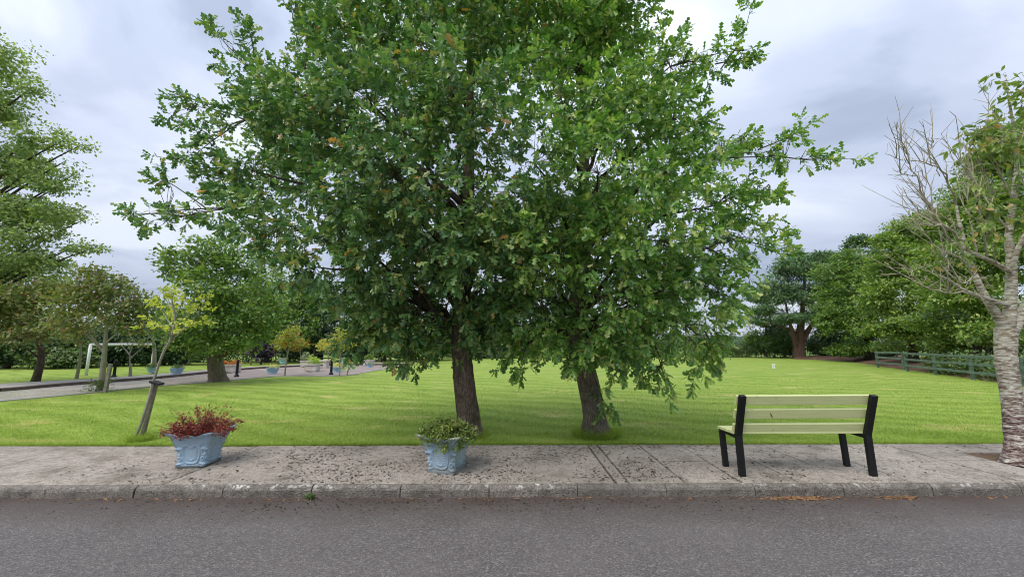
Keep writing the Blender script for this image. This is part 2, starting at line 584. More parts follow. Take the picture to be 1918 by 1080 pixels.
c = T.mix(T.ramp(n, [(0.3, 0.0), (0.7, 1.0)]), (0.250, 0.360, 0.470), (0.390, 0.480, 0.540))
n3 = T.noise(T.vmath('ADD', pos, (5, 2, 8)), 18, 5, 0.7).outputs[0]
nx = T.n('ShaderNodeSeparateXYZ', {0: T.n('ShaderNodeTexCoord').outputs['Object']})
alg = T.math('ADD', T.math('MULTIPLY', nx.outputs[0], 2.2), n3)
c = T.mix(T.ramp(alg, [(0.72, 0.0), (0.98, 0.55)]), c, (0.24, 0.30, 0.16))
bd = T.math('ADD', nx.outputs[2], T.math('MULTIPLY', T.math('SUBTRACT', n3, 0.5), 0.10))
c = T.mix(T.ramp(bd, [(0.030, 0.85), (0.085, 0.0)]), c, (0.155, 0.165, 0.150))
rim = T.math('ADD', nx.outputs[2], T.math('MULTIPLY', T.math('SUBTRACT', n3, 0.5), 0.06))
c = T.mix(T.ramp(rim, [(0.395, 0.0), (0.42, 0.75)]), c, (0.40, 0.39, 0.26))
finish(T, principled(T, c, 0.6, 0.3, T.bump(n3, 0.25, 0.006)))
mBlueW = m_
mBlueFar = plain_mat("bowl_paint", (0.30, 0.47, 0.58), 0.55, 0.35, 0.25, 5, 0.0, 60, (0.45, 0.48, 0.46))
mStone = plain_mat("trough_stone", (0.50, 0.46, 0.42), 0.85, 0.2, 0.2, 4, 0.3, 30, (0.27, 0.25, 0.21))
mWhite = plain_mat("white_paint", (0.80, 0.80, 0.78), 0.45, 0.4, 0.05, 4)
mRail = plain_mat("fence_wood", (0.115, 0.165, 0.120), 0.85, 0.2, 0.3, 5, 0.5, 30, (0.10, 0.12, 0.09))
mRailD = plain_mat("fence_wood_dark", (0.120, 0.115, 0.090), 0.85, 0.2, 0.3, 5, 0.5, 30)
mStake = plain_mat("stake_wood", (0.24, 0.215, 0.17), 0.85, 0.2, 0.3, 12, 0.6, 60, (0.10, 0.085, 0.065))
mTie = plain_mat("rubber_tie", (0.015, 0.015, 0.015), 0.6, 0.3)
mOakBark = bark_mat("oak_bark", (0.060, 0.048, 0.038), (0.300, 0.248, 0.190), 7, 5, 0.9, (0.075, 0.078, 0.040), (0.25, 0.25, 0.20))
mOakBark2 = bark_mat("oak_bark_brown", (0.055, 0.038, 0.030), (0.270, 0.200, 0.158), 7, 5, 0.9, (0.062, 0.062, 0.032))
mLimb = bark_mat("limb_bark", (0.028, 0.022, 0.017), (0.130, 0.105, 0.080), 7, 5, 0.6)
mTwig = plain_mat("twig_bark", (0.095, 0.085, 0.055), 0.85, 0.2, 0.3, 10)
mGrey = bark_mat("grey_bark", (0.20, 0.18, 0.14), (0.46, 0.43, 0.36), 9, 3, 0.4, (0.22, 0.24, 0.15))
mDarkBark = bark_mat("dark_bark", (0.035, 0.028, 0.022), (0.12, 0.095, 0.075), 3, 5, 0.8)
mRedBark = bark_mat("reddish_bark", (0.075, 0.042, 0.030), (0.26, 0.165, 0.125), 2.2, 6, 0.8)
# cherry bark: horizontal bands
m_, T = newmat("cherry_bark")
pos = T.n('ShaderNodeNewGeometry').outputs['Position']
q = T.vmath('MULTIPLY', pos, (1.7, 1.7, 8))
band = T.noise(q, 5.2, 6, 0.75, 0.8).outputs[0]
pz = T.n('ShaderNodeSeparateXYZ', {0: pos}).outputs[2]
hi = T.ramp(T.math('ADD', T.math('MULTIPLY', pz, 0.36), T.math('MULTIPLY', T.noise(pos, 3, 3).outputs[0], 0.35)), [(0.35, 0.0), (0.75, 1.0)])
c1 = T.ramp(band, [(0.41, (0.055, 0.030, 0.028)), (0.48, (0.165, 0.096, 0.084)), (0.53, (0.30, 0.245, 0.21)), (0.61, (0.66, 0.63, 0.56))])
c2 = T.ramp(band, [(0.38, (0.150, 0.105, 0.072)), (0.455, (0.320, 0.260, 0.180)), (0.505, (0.46, 0.42, 0.32)), (0.58, (0.66, 0.65, 0.54))])
c = T.mix(hi, c1, c2)
li = T.noise(T.vmath('MULTIPLY', pos, (1, 1, 2)), 10, 5, 0.7).outputs[0]
c = T.mix(T.ramp(li, [(0.57, 0.0), (0.66, 0.55)]), c, (0.33, 0.37, 0.27))
finish(T, principled(T, c, 0.75, 0.25, T.bump(band, 0.8, 0.02)))
mCherry = m_
mCherryT = plain_mat("cherry_twig", (0.38, 0.34, 0.25), 0.8, 0.2, 0.35, 14, 0.4, 60, (0.38, 0.37, 0.29))

def _sc(f, st):
    return [(p, tuple(q * f for q in c)) for p, c in st]


OAK1 = _sc(1.80, [(0.0, (0.026, 0.066, 0.022)), (0.35, (0.046, 0.104, 0.032)), (0.70, (0.080, 0.144, 0.040)), (0.90, (0.150, 0.195, 0.060)), (0.965, (0.165, 0.195, 0.055)), (1.0, (0.260, 0.130, 0.040))])
OAK2 = _sc(1.80, [(0.0, (0.034, 0.086, 0.020)), (0.35, (0.062, 0.130, 0.028)), (0.70, (0.108, 0.186, 0.040)), (0.92, (0.180, 0.240, 0.060)), (1.0, (0.260, 0.265, 0.100))])
mOakL = leaf_mat("oak_leaf_dark", OAK1, 0.20, 0.34, 1.7, 0.6)
mOakR = leaf_mat("oak_leaf_bright", OAK2, 0.28, 0.34, 1.5, 0.55)
mMaple = leaf_mat("maple_leaf", [(0.0, (0.060, 0.115, 0.026)), (0.4, (0.105, 0.175, 0.036)), (0.8, (0.175, 0.245, 0.056)), (1.0, (0.280, 0.315, 0.090))], 0.27)
mMid = leaf_mat("mid_leaf", [(0.0, (0.045, 0.095, 0.020)), (0.4, (0.080, 0.150, 0.030)), (0.8, (0.125, 0.205, 0.045)), (1.0, (0.220, 0.250, 0.060))], 0.28)
mTall = leaf_mat("tall_leaf", [(0.0, (0.090, 0.145, 0.060)), (0.4, (0.140, 0.200, 0.072)), (0.8, (0.205, 0.265, 0.105)), (1.0, (0.290, 0.310, 0.150))], 0.42)
mRust = leaf_mat("rust_leaf", [(0.0, (0.065, 0.095, 0.028)), (0.45, (0.100, 0.135, 0.038)), (0.78, (0.150, 0.175, 0.052)), (0.90, (0.155, 0.120, 0.052)), (1.0, (0.170, 0.090, 0.052))], 0.34)
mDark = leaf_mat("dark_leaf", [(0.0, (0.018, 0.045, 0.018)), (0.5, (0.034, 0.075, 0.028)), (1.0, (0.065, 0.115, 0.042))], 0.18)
mCyp = leaf_mat("cypress_leaf", [(0.0, (0.036, 0.078, 0.036)), (0.5, (0.062, 0.124, 0.050)), (0.9, (0.100, 0.170, 0.064)), (1.0, (0.135, 0.110, 0.055))], 0.15, 0.6)
mHedge = leaf_mat("hedge_leaf", [(0.0, (0.040, 0.075, 0.024)), (0.45, (0.065, 0.115, 0.034)), (0.85, (0.100, 0.160, 0.045)), (1.0, (0.150, 0.110, 0.060))], 0.22)
mYel = leaf_mat("yellow_leaf", [(0.0, (0.200, 0.270, 0.045)), (0.5, (0.330, 0.380, 0.060)), (1.0, (0.450, 0.430, 0.085))], 0.32)
mGold = leaf_mat("gold_leaf", [(0.0, (0.180, 0.230, 0.045)), (0.5, (0.290, 0.310, 0.060)), (0.85, (0.380, 0.340, 0.080)), (1.0, (0.400, 0.220, 0.060))], 0.3)
mRowan = leaf_mat("rowan_leaf", [(0.0, (0.130, 0.185, 0.035)), (0.5, (0.210, 0.260, 0.045)), (0.85, (0.310, 0.310, 0.055)), (1.0, (0.400, 0.280, 0.060))], 0.3)
mBerry = plain_mat("orange_berry", (0.55, 0.17, 0.03), 0.4, 0.5, 0.3, 8)
mBarb = leaf_mat("barberry_leaf", [(0.0, (0.070, 0.009, 0.014)), (0.45, (0.135, 0.017, 0.021)), (0.75, (0.205, 0.038, 0.026)), (0.92, (0.330, 0.130, 0.045)), (1.0, (0.420, 0.270, 0.075))], 0.25, tscale=(1.5, 1.0, 0.8))
mHeath = leaf_mat("evergreen_leaf", [(0.0, (0.050, 0.080, 0.018)), (0.45, (0.095, 0.145, 0.026)), (0.85, (0.170, 0.225, 0.045)), (1.0, (0.200, 0.150, 0.060))], 0.22)
mCherryL = leaf_mat("cherry_leaf", [(0.0, (0.065, 0.115, 0.025)), (0.45, (0.110, 0.175, 0.036)), (0.85, (0.180, 0.240, 0.055)), (1.0, (0.300, 0.200, 0.080))], 0.32)
mLime = leaf_mat("lime_leaf", [(0.0, (0.130, 0.220, 0.020)), (1.0, (0.300, 0.400, 0.050))], 0.3)
mSage = leaf_mat("sage_leaf", [(0.0, (0.110, 0.160, 0.080)), (1.0, (0.300, 0.340, 0.220))], 0.25)
mOrange = leaf_mat("orange_flower", [(0.0, (0.300, 0.120, 0.030)), (1.0, (0.500, 0.200, 0.040))], 0.25, tscale=(1.2, 1.0, 0.8))
mPurple = leaf_mat("purple_leaf", [(0.0, (0.012, 0.010, 0.018)), (1.0, (0.030, 0.022, 0.034))], 0.15, tscale=(1.2, 1.0, 1.0))
mPaleF = leaf_mat("pale_flower", [(0.0, (0.20, 0.24, 0.07)), (0.5, (0.45, 0.40, 0.16)), (1.0, (0.60, 0.52, 0.30))], 0.25)
mLitter = plain_mat("leaf_litter_bits", (0.040, 0.027, 0.019), 0.9, 0.15, 0.5, 40)
mLitterB = plain_mat("leaf_litter_tan", (0.270, 0.150, 0.075), 0.9, 0.15, 0.4, 30)
mPetal = plain_mat("lawn_fleck", (0.62, 0.58, 0.40), 0.8, 0.2, 0.2, 20)

# ------------------------------------------------------------------ leaf shapes (leaf runs along +Y, face +Z, length 1)
def lobed():
    half = [(0.15, 0.22), (0.055, 0.33), (0.28, 0.50), (0.09, 0.62), (0.24, 0.80)]
    V = [(0, 0), (0, 0.56), (0, 1.0)] + half + [(-x, y) for x, y in half]
    V = np.array([(x, y, -0.30 * abs(x) - 0.16 * y * y) for x, y in V])
    F = []
    for o, s in ((3, 1), (8, -1)):
        p = [o + i for i in range(5)]
        for t in ((0, p[0], p[1]), (0, p[1], 1), (p[1], p[2], p[3]), (p[1], p[3], 1), (1, p[3], p[4]), (1, p[4], 2)):
            F.append(t if s > 0 else t[::-1])
    return V, np.array(F)


def diamond(w=0.3, fold=0.35, bend=0.12):
    V = np.array([(0, 0, 0), (w, 0.48, -fold * w), (0, 1, -bend), (-w, 0.48, -fold * w), (0, 0.5, 0.0)])
    return V[[0, 1, 2, 3]], np.array([[0, 1, 2], [0, 2, 3]])


def oval(w=0.26, fold=0.35, bend=0.25):
    V = np.array([(0, 0, 0), (w * 0.8, 0.25, -fold * w - 0.03), (w, 0.55, -fold * w - bend * 0.3), (0, 1, -bend), (-w, 0.55, -fold * w - bend * 0.3), (-w * 0.8, 0.25, -fold * w - 0.03), (0, 0.5, -bend * 0.2)])
    return V, np.array([[0, 1, 6], [1, 2, 6], [2, 3, 6], [3, 4, 6], [4, 5, 6], [5, 0, 6]])


LOB, DIA, OVA = lobed(), diamond(), oval()
NAR = diamond(0.16, 0.3, 0.2)
UP = np.array([0, 0, 1.0])


def unit(a):
    return a / (np.linalg.norm(a, axis=-1, keepdims=True) + 1e-9)


def frames(axis, normal):
    y = unit(axis)
    z = normal - y * np.sum(normal * y, -1, keepdims=True)
    z = unit(z)
    x = np.cross(y, z)
    return np.stack([x, y, z], -1)          # columns


def leaves(tpl, pos, rot, scale, m=0):
    V, F = tpl
    n, k = len(pos), len(V)
    W_ = np.einsum('nij,kj->nki', rot, V) * scale[:, None, None] + pos[:, None, :]
    FF = (F[None] + (np.arange(n) * k)[:, None, None]).reshape(-1, F.shape[1])
    return (W_.reshape(-1, 3), FF, m)


def wavy(p, s, seed=0.0):
    """cheap smooth 3-d variation in -1..1"""
    x, y, z = p[:, 0] * s + seed, p[:, 1] * s + seed * 1.7, p[:, 2] * s + seed * 0.6
    return (np.sin(x * 1.3 + 1.9 * np.sin(y * 0.9 + z)) + np.sin(y * 1.7 + 1.5 * np.sin(z * 1.1 + x * 0.6)) + np.sin(z * 1.5 + 1.7 * np.sin(x * 1.2 + y * 0.5))) / 3


def in_lobe(c, r, n, rng, shell=0.42, droop=0.0):
    d = unit(rng.normal(size=(n, 3)))
    rr = rng.random(n)[:, None] ** shell
    p = d * rr
    return p * np.asarray(r) + np.asarray(c), d


def crown_clumps(lobes, rng, per_m2, gap=-0.25, gs=1.5, shell=0.42):
    """clump centres and outward directions for a list of lobes (centre, radii)"""
    P, D = [], []
    for c, r in lobes:
        r = np.broadcast_to(np.asarray(r, float), (3,))
        n = max(4, int(per_m2 * (r[0] * r[2] + r[0] * r[1] + r[1] * r[2]) / 3 * 4))
        p, d = in_lobe(c, r, n, rng, shell)
        P.append(p)
        D.append(d)
    P, D = np.concatenate(P), np.concatenate(D)
    k = wavy(P, gs, rng.random() * 9) > gap
    return P[k], D[k]


def clump_leaves(P, D, rng, per, rad, size, flat=0.55, upw=0.8):
    n = len(P)
    off = rng.normal(size=(n, per, 3)) * np.array([rad, rad, rad * flat]) * 0.6
    pos = (P[:, None] + off).reshape(-1, 3)
    out = np.repeat(D, per, 0)
    ax = unit(out * 0.7 + rng.normal(size=out.shape) * 0.6 + np.array([0, 0, -0.15]))
    nm = unit(UP * upw + out * 0.5 + rng.normal(size=out.shape) * 0.45)
    sc = size * (0.65 + 0.7 * rng.random(len(pos)))
    return pos, frames(ax, nm), sc


def spray_leaves(P, A, rng, per, length, size):
    """leafy twigs: P base, A axis; returns leaf placement and the twig ends"""
    n = len(P)
    A = unit(A)
    ref = unit(rng.normal(size=(n, 3)))
    S = unit(np.cross(A, ref))
    B = np.cross(A, S)
    j = np.arange(per)
    s = (0.12 + 0.88 * (j / (per - 1)) ** 0.55) * length
    th = j * 2.4
    ph = np.radians(68 - 42 * (j / (per - 1)))
    th = th[None] + rng.random((n, 1)) * 6.28 + rng.normal(size=(n, per)) * 0.4
    ph = ph[None] + rng.normal(size=(n, per)) * 0.2
    ln = length * (0.7 + 0.6 * rng.random((n, 1)))
    pos = P[:, None] + A[:, None] * (s[None] / length * ln)[..., None]
    rad = np.cos(th)[..., None] * S[:, None] + np.sin(th)[..., None] * B[:, None]
    ax = A[:, None] * np.cos(ph)[..., None] + rad * np.sin(ph)[..., None]
    ax = ax + np.array([0, 0, -0.12])
    nm = unit(UP * 0.75 + A[:, None] * 0.25 + rng.normal(size=ax.shape) * 0.52)
    sc = size * (0.6 + 0.75 * rng.random((n, per)))
    return pos.reshape(-1, 3), frames(ax.reshape(-1, 3), nm.reshape(-1, 3)), sc.ravel(), P + A * ln


def prisms(A_, B_, r0, r1, m=0):
    """many thin three-sided twigs from A_ to B_"""
    d = unit(B_ - A_)
    ref = np.where(np.abs(d[:, 2:3]) < 0.9, UP, np.array([1.0, 0, 0]))
    s = unit(np.cross(d, ref))
    b = np.cross(d, s)
    r0 = np.broadcast_to(r0, (len(A_),))[:, None]
    r1 = np.broadcast_to(r1, (len(A_),))[:, None]
    V = []
    for P, r in ((A_, r0), (B_, r1)):
        for k in range(3):
            a = k * 2.0944
            V.append(P + (s * math.cos(a) + b * math.sin(a)) * r)
    V = np.stack(V, 1).reshape(-1, 3)
    F = np.array([[0, 1, 4, 3], [1, 2, 5, 4], [2, 0, 3, 5]])
    FF = (F[None] + (np.arange(len(A_)) * 6)[:, None, None]).reshape(-1, 4)
    return (V, FF, m)


# ================================================================== GROUND
def struct(name, pieces, mats, smooth=False):
    return solo(name, pieces, mats, kind='structure', smooth=smooth)


KY0, KY1, PY1 = 4.245, 4.318, 5.905       # kerb front, kerb back, lawn edge
struct('ground', [sheet([(-2500, -60), (2500, -60), (2500, 3000), (-2500, 3000)], -0.32)], mField)
struct('road', [sheet([(-70, -7.5), (70, -7.5), (70, KY0 + 0.05), (-70, KY0 + 0.05)], -0.110)], mA)
struct('verge', [sheet([(-90, -60), (90, -60), (90, -7.5), (-90, -7.5)], -0.108)], mG)

# pavement: bedding with slabs and kerb stones laid on it
pave = struct('pavement', [box(-40, 40, KY0 + 0.02, PY1 + 0.02, -0.30, -0.034)], mBed)
rng = np.random.default_rng(3)
PIT = (6.02, 6.78, 4.72, 5.46)           # hole round the cherry tree


def slab(x0, x1, y0, y1, dz=0.0, g=0.0085):
    me = build('slab', [cham(-(x1 - x0) / 2 + g, (x1 - x0) / 2 - g, -(y1 - y0) / 2 + g, (y1 - y0) / 2 - g, -0.05, 0.0, 0.006)], mSlab)
    o = link('slab', me, ((x0 + x1) / 2, (y0 + y1) / 2, dz), pave)
    o.rotation_euler = (rng.normal() * 0.0012, rng.normal() * 0.0012, 0)
    return o


for x0, x1 in ((-40, -27), (-27, -18), (-18, -13.0), (-13.0, -8.4), (-8.4, -3.72), (-3.72, 1.10)):
    slab(x0, x1, KY1, PY1, 0, 0.017)
slab(1.10, 1.24, KY1, PY1, -0.002, 0.010)
xs = [1.24 + 0.597 * i for i in range(8)]
cols = [(1.24 + 0.597 * i, 1.24 + 0.597 * (i + 1)) for i in range(8)]
cols += [(6.016, 6.784)] + [(6.784 + 0.597 * i, 6.784 + 0.597 * (i + 1)) for i in range(12)]
for x0, x1 in cols:
    for y0, y1 in ((KY1, 5.09), (5.09, 5.70), (5.70, PY1)):
        if x0 > 6 and x1 < 6.8:
            if y0 == KY1:
                slab(x0, x1, KY1, PIT[2], rng.normal() * 0.0015)
            elif y0 == 5.09:
                slab(x0, x1, PIT[3], PY1, rng.normal() * 0.0015)
            continue
        slab(x0, x1, y0, y1, rng.normal() * 0.002)
slab(cols[-1][1], 40, KY1, PY1, 0, 0.009)
struct('tree_pit_soil', [(np.array([[PIT[0] - .02, PIT[2] - .02, -0.028], [PIT[1] + .02, PIT[2] - .02, -0.028], [PIT[1] + .02, PIT[3] + .02, -0.028], [PIT[0] - .02, PIT[3] + .02, -0.028]]), [[0, 1, 2, 3]], 0)], mSoil)

# kerb stones with a rounded front arris
def kerb_mesh(wd, seed):
    rg = np.random.default_rng(seed)
    prof = [(0.0, -0.16), (0.0, -0.045), (0.010, -0.020), (0.028, -0.006), (0.045, 0.0), (0.066, 0.0), (0.066, -0.16)]
    n = 9
    V = []
    for i, x in enumerate(np.linspace(-wd / 2 + 0.005, wd / 2 - 0.005, n)):
        for k, (y, z) in enumerate(prof):
            j = rg.normal(size=2) * 0.0022 if 0 < k < 5 else (0, 0)
            e = 0.006 if (i in (0, n - 1) and 1 <= k <= 4) else 0
            V.append((x, y + j[0] + e, z + j[1] - e))
    m = len(prof)
    F = []
    for i in range(n - 1):
        for k in range(m - 1):
            F.append([i * m + k, (i + 1) * m + k, (i + 1) * m + k + 1, i * m + k + 1])
    F.append(list(range(m)))
    F.append([(n - 1) * m + k for k in range(m)][::-1])
    return build('kerb_stone', [(np.array(V), F, 0)], mKerb)


kms = [kerb_mesh(0.922, s) for s in range(5)]
for i in range(-14, 14):
    o = link('kerb_stone', kms[(i * 3) % 5], (-0.245 + 0.922 * (i + 0.5), KY0 + rng.normal() * 0.002, rng.normal() * 0.002), pave)
    o.rotation_euler = (0, rng.normal() * 0.001, rng.normal() * 0.002)

# lawn: near sheet with path and court let into it
lawn = struct('lawn', [sheet([(-75, PY1), (75, PY1), (75, 49), (-75, 49)], 0.0), box(-75, 75, PY1, PY1 + 0.02, -0.2, -0.001)], mG)
struct('field', [sheet([(-2500, 49), (2500, 49), (2500, 3000), (-2500, 3000)], -0.05)], mField)
# distant hill
hv = []
hx = np.linspace(-900, 900, 61)
for x in hx:
    h = 16 + 10 * math.sin(x * 0.006 + 1.0) + 5 * math.sin(x * 0.017) + 1.5 * math.sin(x * 0.11)
    hv += [(x, 560, -1), (x, 640, h * 0.65), (x, 720, h + 2.5 * math.sin(x * 0.31)), (x, 900, -1)]
hf = [[i * 4 + k, (i + 1) * 4 + k, (i + 1) * 4 + k + 1, i * 4 + k + 1] for i in range(60) for k in range(3)]
struct('hill', [(np.array(hv), hf, 0)], mHill, True)

# path, court and raised apron on the left
near = [G(-2600, 1180), G(-900, 900), G(-260, 790), G(-120, 766), G(0, 752), G(100, 743), G(190, 734), G(300, 723), G(410, 714.5), G(470, 709), G(530, 704.5), G(640, 704), G(700, 694.5), G(760, 685.5)]
far = [G(-2600, 930), G(-900, 790), G(-260, 742), G(-120, 738), G(0, 733), G(100, 724), G(190, 717), G(300, 708.5), G(400, 698), G(480, 690.5), G(560, 686.5), G(640, 684), G(700, 683.5), G(762, 683)]
nearP, farP = smooth_path(near, 44), smooth_path(far, 44)
farQ = farP.copy()
apr = [G(-2600, 905), G(-900, 772), G(-260, 735), G(-120, 729), G(0, 722), G(100, 716), G(190, 711), G(300, 702), G(400, 693.5), G(480, 688), G(560, 684), G(640, 681.8), G(700, 681.2), G(764, 681)]
aprP = smooth_path(apr, 44)
n = min(len(nearP), len(farP), len(aprP))


def strip(a, b, za, zb):
    V = np.concatenate([np.c_[a[:, :2], np.full(len(a), za)], np.c_[b[:, :2], np.full(len(b), zb)]])
    k = len(a)
    i = np.arange(k - 1)
    return (V, np.stack([i, i + 1, k + i + 1, k + i], 1), 0)


half = 21
struct('path', [strip(nearP[:half + 1], farP[:half + 1], 0.006, 0.006)], mPath)
struct('gravel_court', [strip(nearP[half:], farP[half:], 0.006, 0.006)], mCourt)
struct('concrete_apron', [strip(farP, aprP, 0.075, 0.075), strip(aprP, aprP, 0.0, 0.075)], mApron)
kb = struct('path_kerb', [strip(farP, farP, 0.0, 0.03)], mEdge)
for i in range(0, len(farP) - 1):
    a, b = farP[i], farP[i + 1]
    part('kerb_stone', [beam((a[0], a[1], 0.055), tuple((b[:2] * 0.985 + a[:2] * 0.015)) + (0.055,), 0.16, 0.11, bev=0.012)], mEdge, kb)
for i in range(0, len(nearP) - 1):
    a, b = nearP[i], nearP[i + 1]
    part('edging_stone', [beam((a[0], a[1], 0.010), tuple((b[:2] * 0.985 + a[:2] * 0.015)) + (0.010,), 0.09, 0.05, bev=0.01)], mApron, kb)

# mulch bank below the trees on the right
bx = [G(1485, 672), G(1540, 674), G(1600, 678), G(1660, 687), G(1740, 697), G(1830, 710), G(1918, 721), G(2050, 745)]
bp = smooth_path(bx, 36)
rg = np.random.default_rng(5)
dirv = np.array([0.80, 0.60, 0])
rows = []
for k, (off, z) in enumerate(((0, 0.004), (0.9, 0.10), (2.4, 0.22), (5, 0.30), (16, 0.30))):
    jit = rg.normal(size=(len(bp), 1)) * (0.18 if k < 3 else 0) * dirv
    q = bp + dirv * off + jit
    q[:, 2] = z + rg.normal(size=len(bp)) * 0.05 * (k > 0)
    rows.append(q)
V = np.concatenate(rows)
k = len(bp)
i = np.arange(k - 1)
F = np.concatenate([np.stack([r * k + i, r * k + i + 1, (r + 1) * k + i + 1, (r + 1) * k + i], 1) for r in range(4)])
struct('bank', [(V, F, 0)], mMulch, True)

# ------------------------------------------------------------------ grass blades on the near lawn
rg = np.random.default_rng(21)


def blades(x, y, h, w, lean):
    n = len(x)
    a = rg.random(n) * 6.283
    dx, dy = np.cos(a) * w, np.sin(a) * w
    l = rg.normal(size=(n, 2)) * lean
    V = np.stack([np.stack([x - dx, y - dy, np.full(n, -0.004)], 1), np.stack([x + dx, y + dy, np.full(n, -0.004)], 1),
                  np.stack([x + l[:, 0] * h * 2, y + l[:, 1] * h * 2, h], 1)], 1).reshape(-1, 3)
    return (V, np.arange(3 * n).reshape(-1, 3), 0)


gp = []
for y0, y1, den, h, w in ((PY1 - 0.01, 6.6, 2600, 0.030, 0.0035), (6.6, 8.0, 1300, 0.028, 0.0045), (8.0, 10, 600, 0.026, 0.006), (10, 13, 220, 0.026, 0.008), (13, 18, 70, 0.026, 0.011)):
    half_w = 1.95 * y1
    n = int(den * (y1 - y0) * half_w * 2)
    x, y = (rg.random(n) - 0.5) * 2 * half_w, y0 + rg.random(n) * (y1 - y0)
    keep = np.abs(x) < 1.95 * y
    x, y = x[keep], y[keep]
    gp.append(blades(x, y, h * (0.5 + 0.8 * rg.random(len(x))), w, 0.35))
# ragged edge over the paving, and taller tufts at the trunks
n = 9000
x = (rg.random(n) - 0.5) * 18
y = PY1 + 0.012 - np.abs(rg.normal(size=n)) * 0.012
gp.append(blades(x, y, 0.035 + 0.025 * rg.random(n), 0.0035, 0.5))
for cx, cy, rr, n, hh in ((-0.68, 6.5, 0.30, 900, 0.09), (1.36, 6.5, 0.36, 2600, 0.13), (-5.75, 6.22, 0.16, 800, 0.12)):
    a, q = rg.random(n) * 6.283, rr * (0.55 + 0.5 * rg.random(n))
    gp.append(blades(cx + np.cos(a) * q, np.maximum(cy + np.sin(a) * q, PY1), hh * (0.3 + rg.random(n)), 0.004, 0.35))
solo('grass', gp, mBL, 'short mown grass blades of the lawn beside the pavement', 'grass', kind='stuff')
# flecks (daisies, clippings)
n = 420
x, y = (rg.random(n) - 0.45) * 26, 6.2 + rg.random(n) ** 1.4 * 13
P = np.stack([x, y, 0.028 + 0.01 * rg.random(n)], 1)
pos, rot, sc = P, frames(unit(rg.normal(size=(n, 3)) * [1, 1, .2]), UP + rg.normal(size=(n, 3)) * 0.2), 0.018 + 0.02 * rg.random(n)
solo('lawn_clippings', [leaves(DIA, pos, rot, sc)], mPetal, 'pale flecks of clippings and petals scattered on the lawn', 'clippings', kind='stuff')
# litter on the pavement
n = 13000
x = np.concatenate([rg.normal(size=n // 2) * 1.5 + 1.0, rg.normal(size=n // 4) * 1.1 - 2.2, (rg.random(n - n // 2 - n // 4) - 0.4) * 13])
y = KY1 + 0.03 + rg.random(n) * (PY1 - KY1 - 0.06)
k = wavy(np.stack([x, y, x * 0], 1), 3.1, 1.0) + rg.normal(size=n) * 0.35 > -0.15
x, y = x[k], y[k]
n = len(x)
P = np.stack([x, y, 0.004 + 0.003 * rg.random(n)], 1)
rot = frames(unit(rg.normal(size=(n, 3)) * [1, 1, .05]), UP + rg.normal(size=(n, 3)) * 0.25)
solo('leaf_litter', [leaves(diamond(0.24, 0.2, 0.1), P, rot, 0.008 + 0.036 * rg.random(n) ** 2.2)], mLitter, 'dark crumbs of fallen leaves and catkins on the concrete pavement', 'litter', kind='stuff')
n = 570
x = np.concatenate([rg.normal(size=300) * 0.16 + 2.95, rg.normal(size=100) * 0.12 + 3.95, (rg.random(170) - 0.5) * 11])
y = np.concatenate([4.19 + rg.normal(size=400) * 0.018, 4.215 - np.abs(rg.normal(size=170)) * 0.02])
P = np.stack([x, y, -0.103 + 0.004 * rg.random(n)], 1)
rot = frames(unit(rg.normal(size=(n, 3)) * [1, .5, .05]), UP + rg.normal(size=(n, 3)) * 0.2)
solo('gutter_litter', [leaves(NAR, P, rot, 0.025 + 0.04 * rg.random(n))], mLitterB, 'orange brown dead needles gathered in the gutter below the kerb', 'litter', kind='stuff')
n = 1500
x = rg.normal(size=n) * 2.3 - 0.4
y = 4.20 - np.abs(rg.normal(size=n)) * 0.17
P = np.stack([x, y, -0.106 + 0.003 * rg.random(n)], 1)
rot = frames(unit(rg.normal(size=(n, 3)) * [1, 1, .05]), UP + rg.normal(size=(n, 3)) * 0.2)
solo('road_litter', [leaves(diamond(0.3, 0.2, 0.1), P, rot, 0.008 + 0.025 * rg.random(n) ** 2)], mLitter, 'dark crushed leaf crumbs lying on the road beside the kerb', 'litter', kind='stuff')

# weed in a kerb joint, and a fallen leaf in the gutter
rg = np.random.default_rng(78)
wl = np.array([-2.09, 4.20, -0.11])
t = thing('weed', wl, 'small green weed sprouting at the foot of the kerb near the middle pot', 'weed')
P = wl + np.stack([rg.normal(size=26) * 0.022, rg.normal(size=26) * 0.010, 0.01 + rg.random(26) * 0.03], 1)
ax = unit(rg.normal(size=(26, 3)) * [1, .6, .5] + [0, 0, 0.5])
part('foliage', [leaves(OVA, P, frames(ax, UP + rg.normal(size=(26, 3)) * 0.4), 0.03 + 0.03 * rg.random(26))], mHedge, t, kind='stuff')
solo('fallen_leaf', [leaves(OVA, np.array([[4.83, 4.17, -0.100]]), frames(np.array([[1.0, 0.2, 0.05]]), np.array([[0.1, -0.3, 1.0]])), np.array([0.11]))], mLitterB, 'single orange fallen leaf lying in the gutter right of the bench', 'leaf')

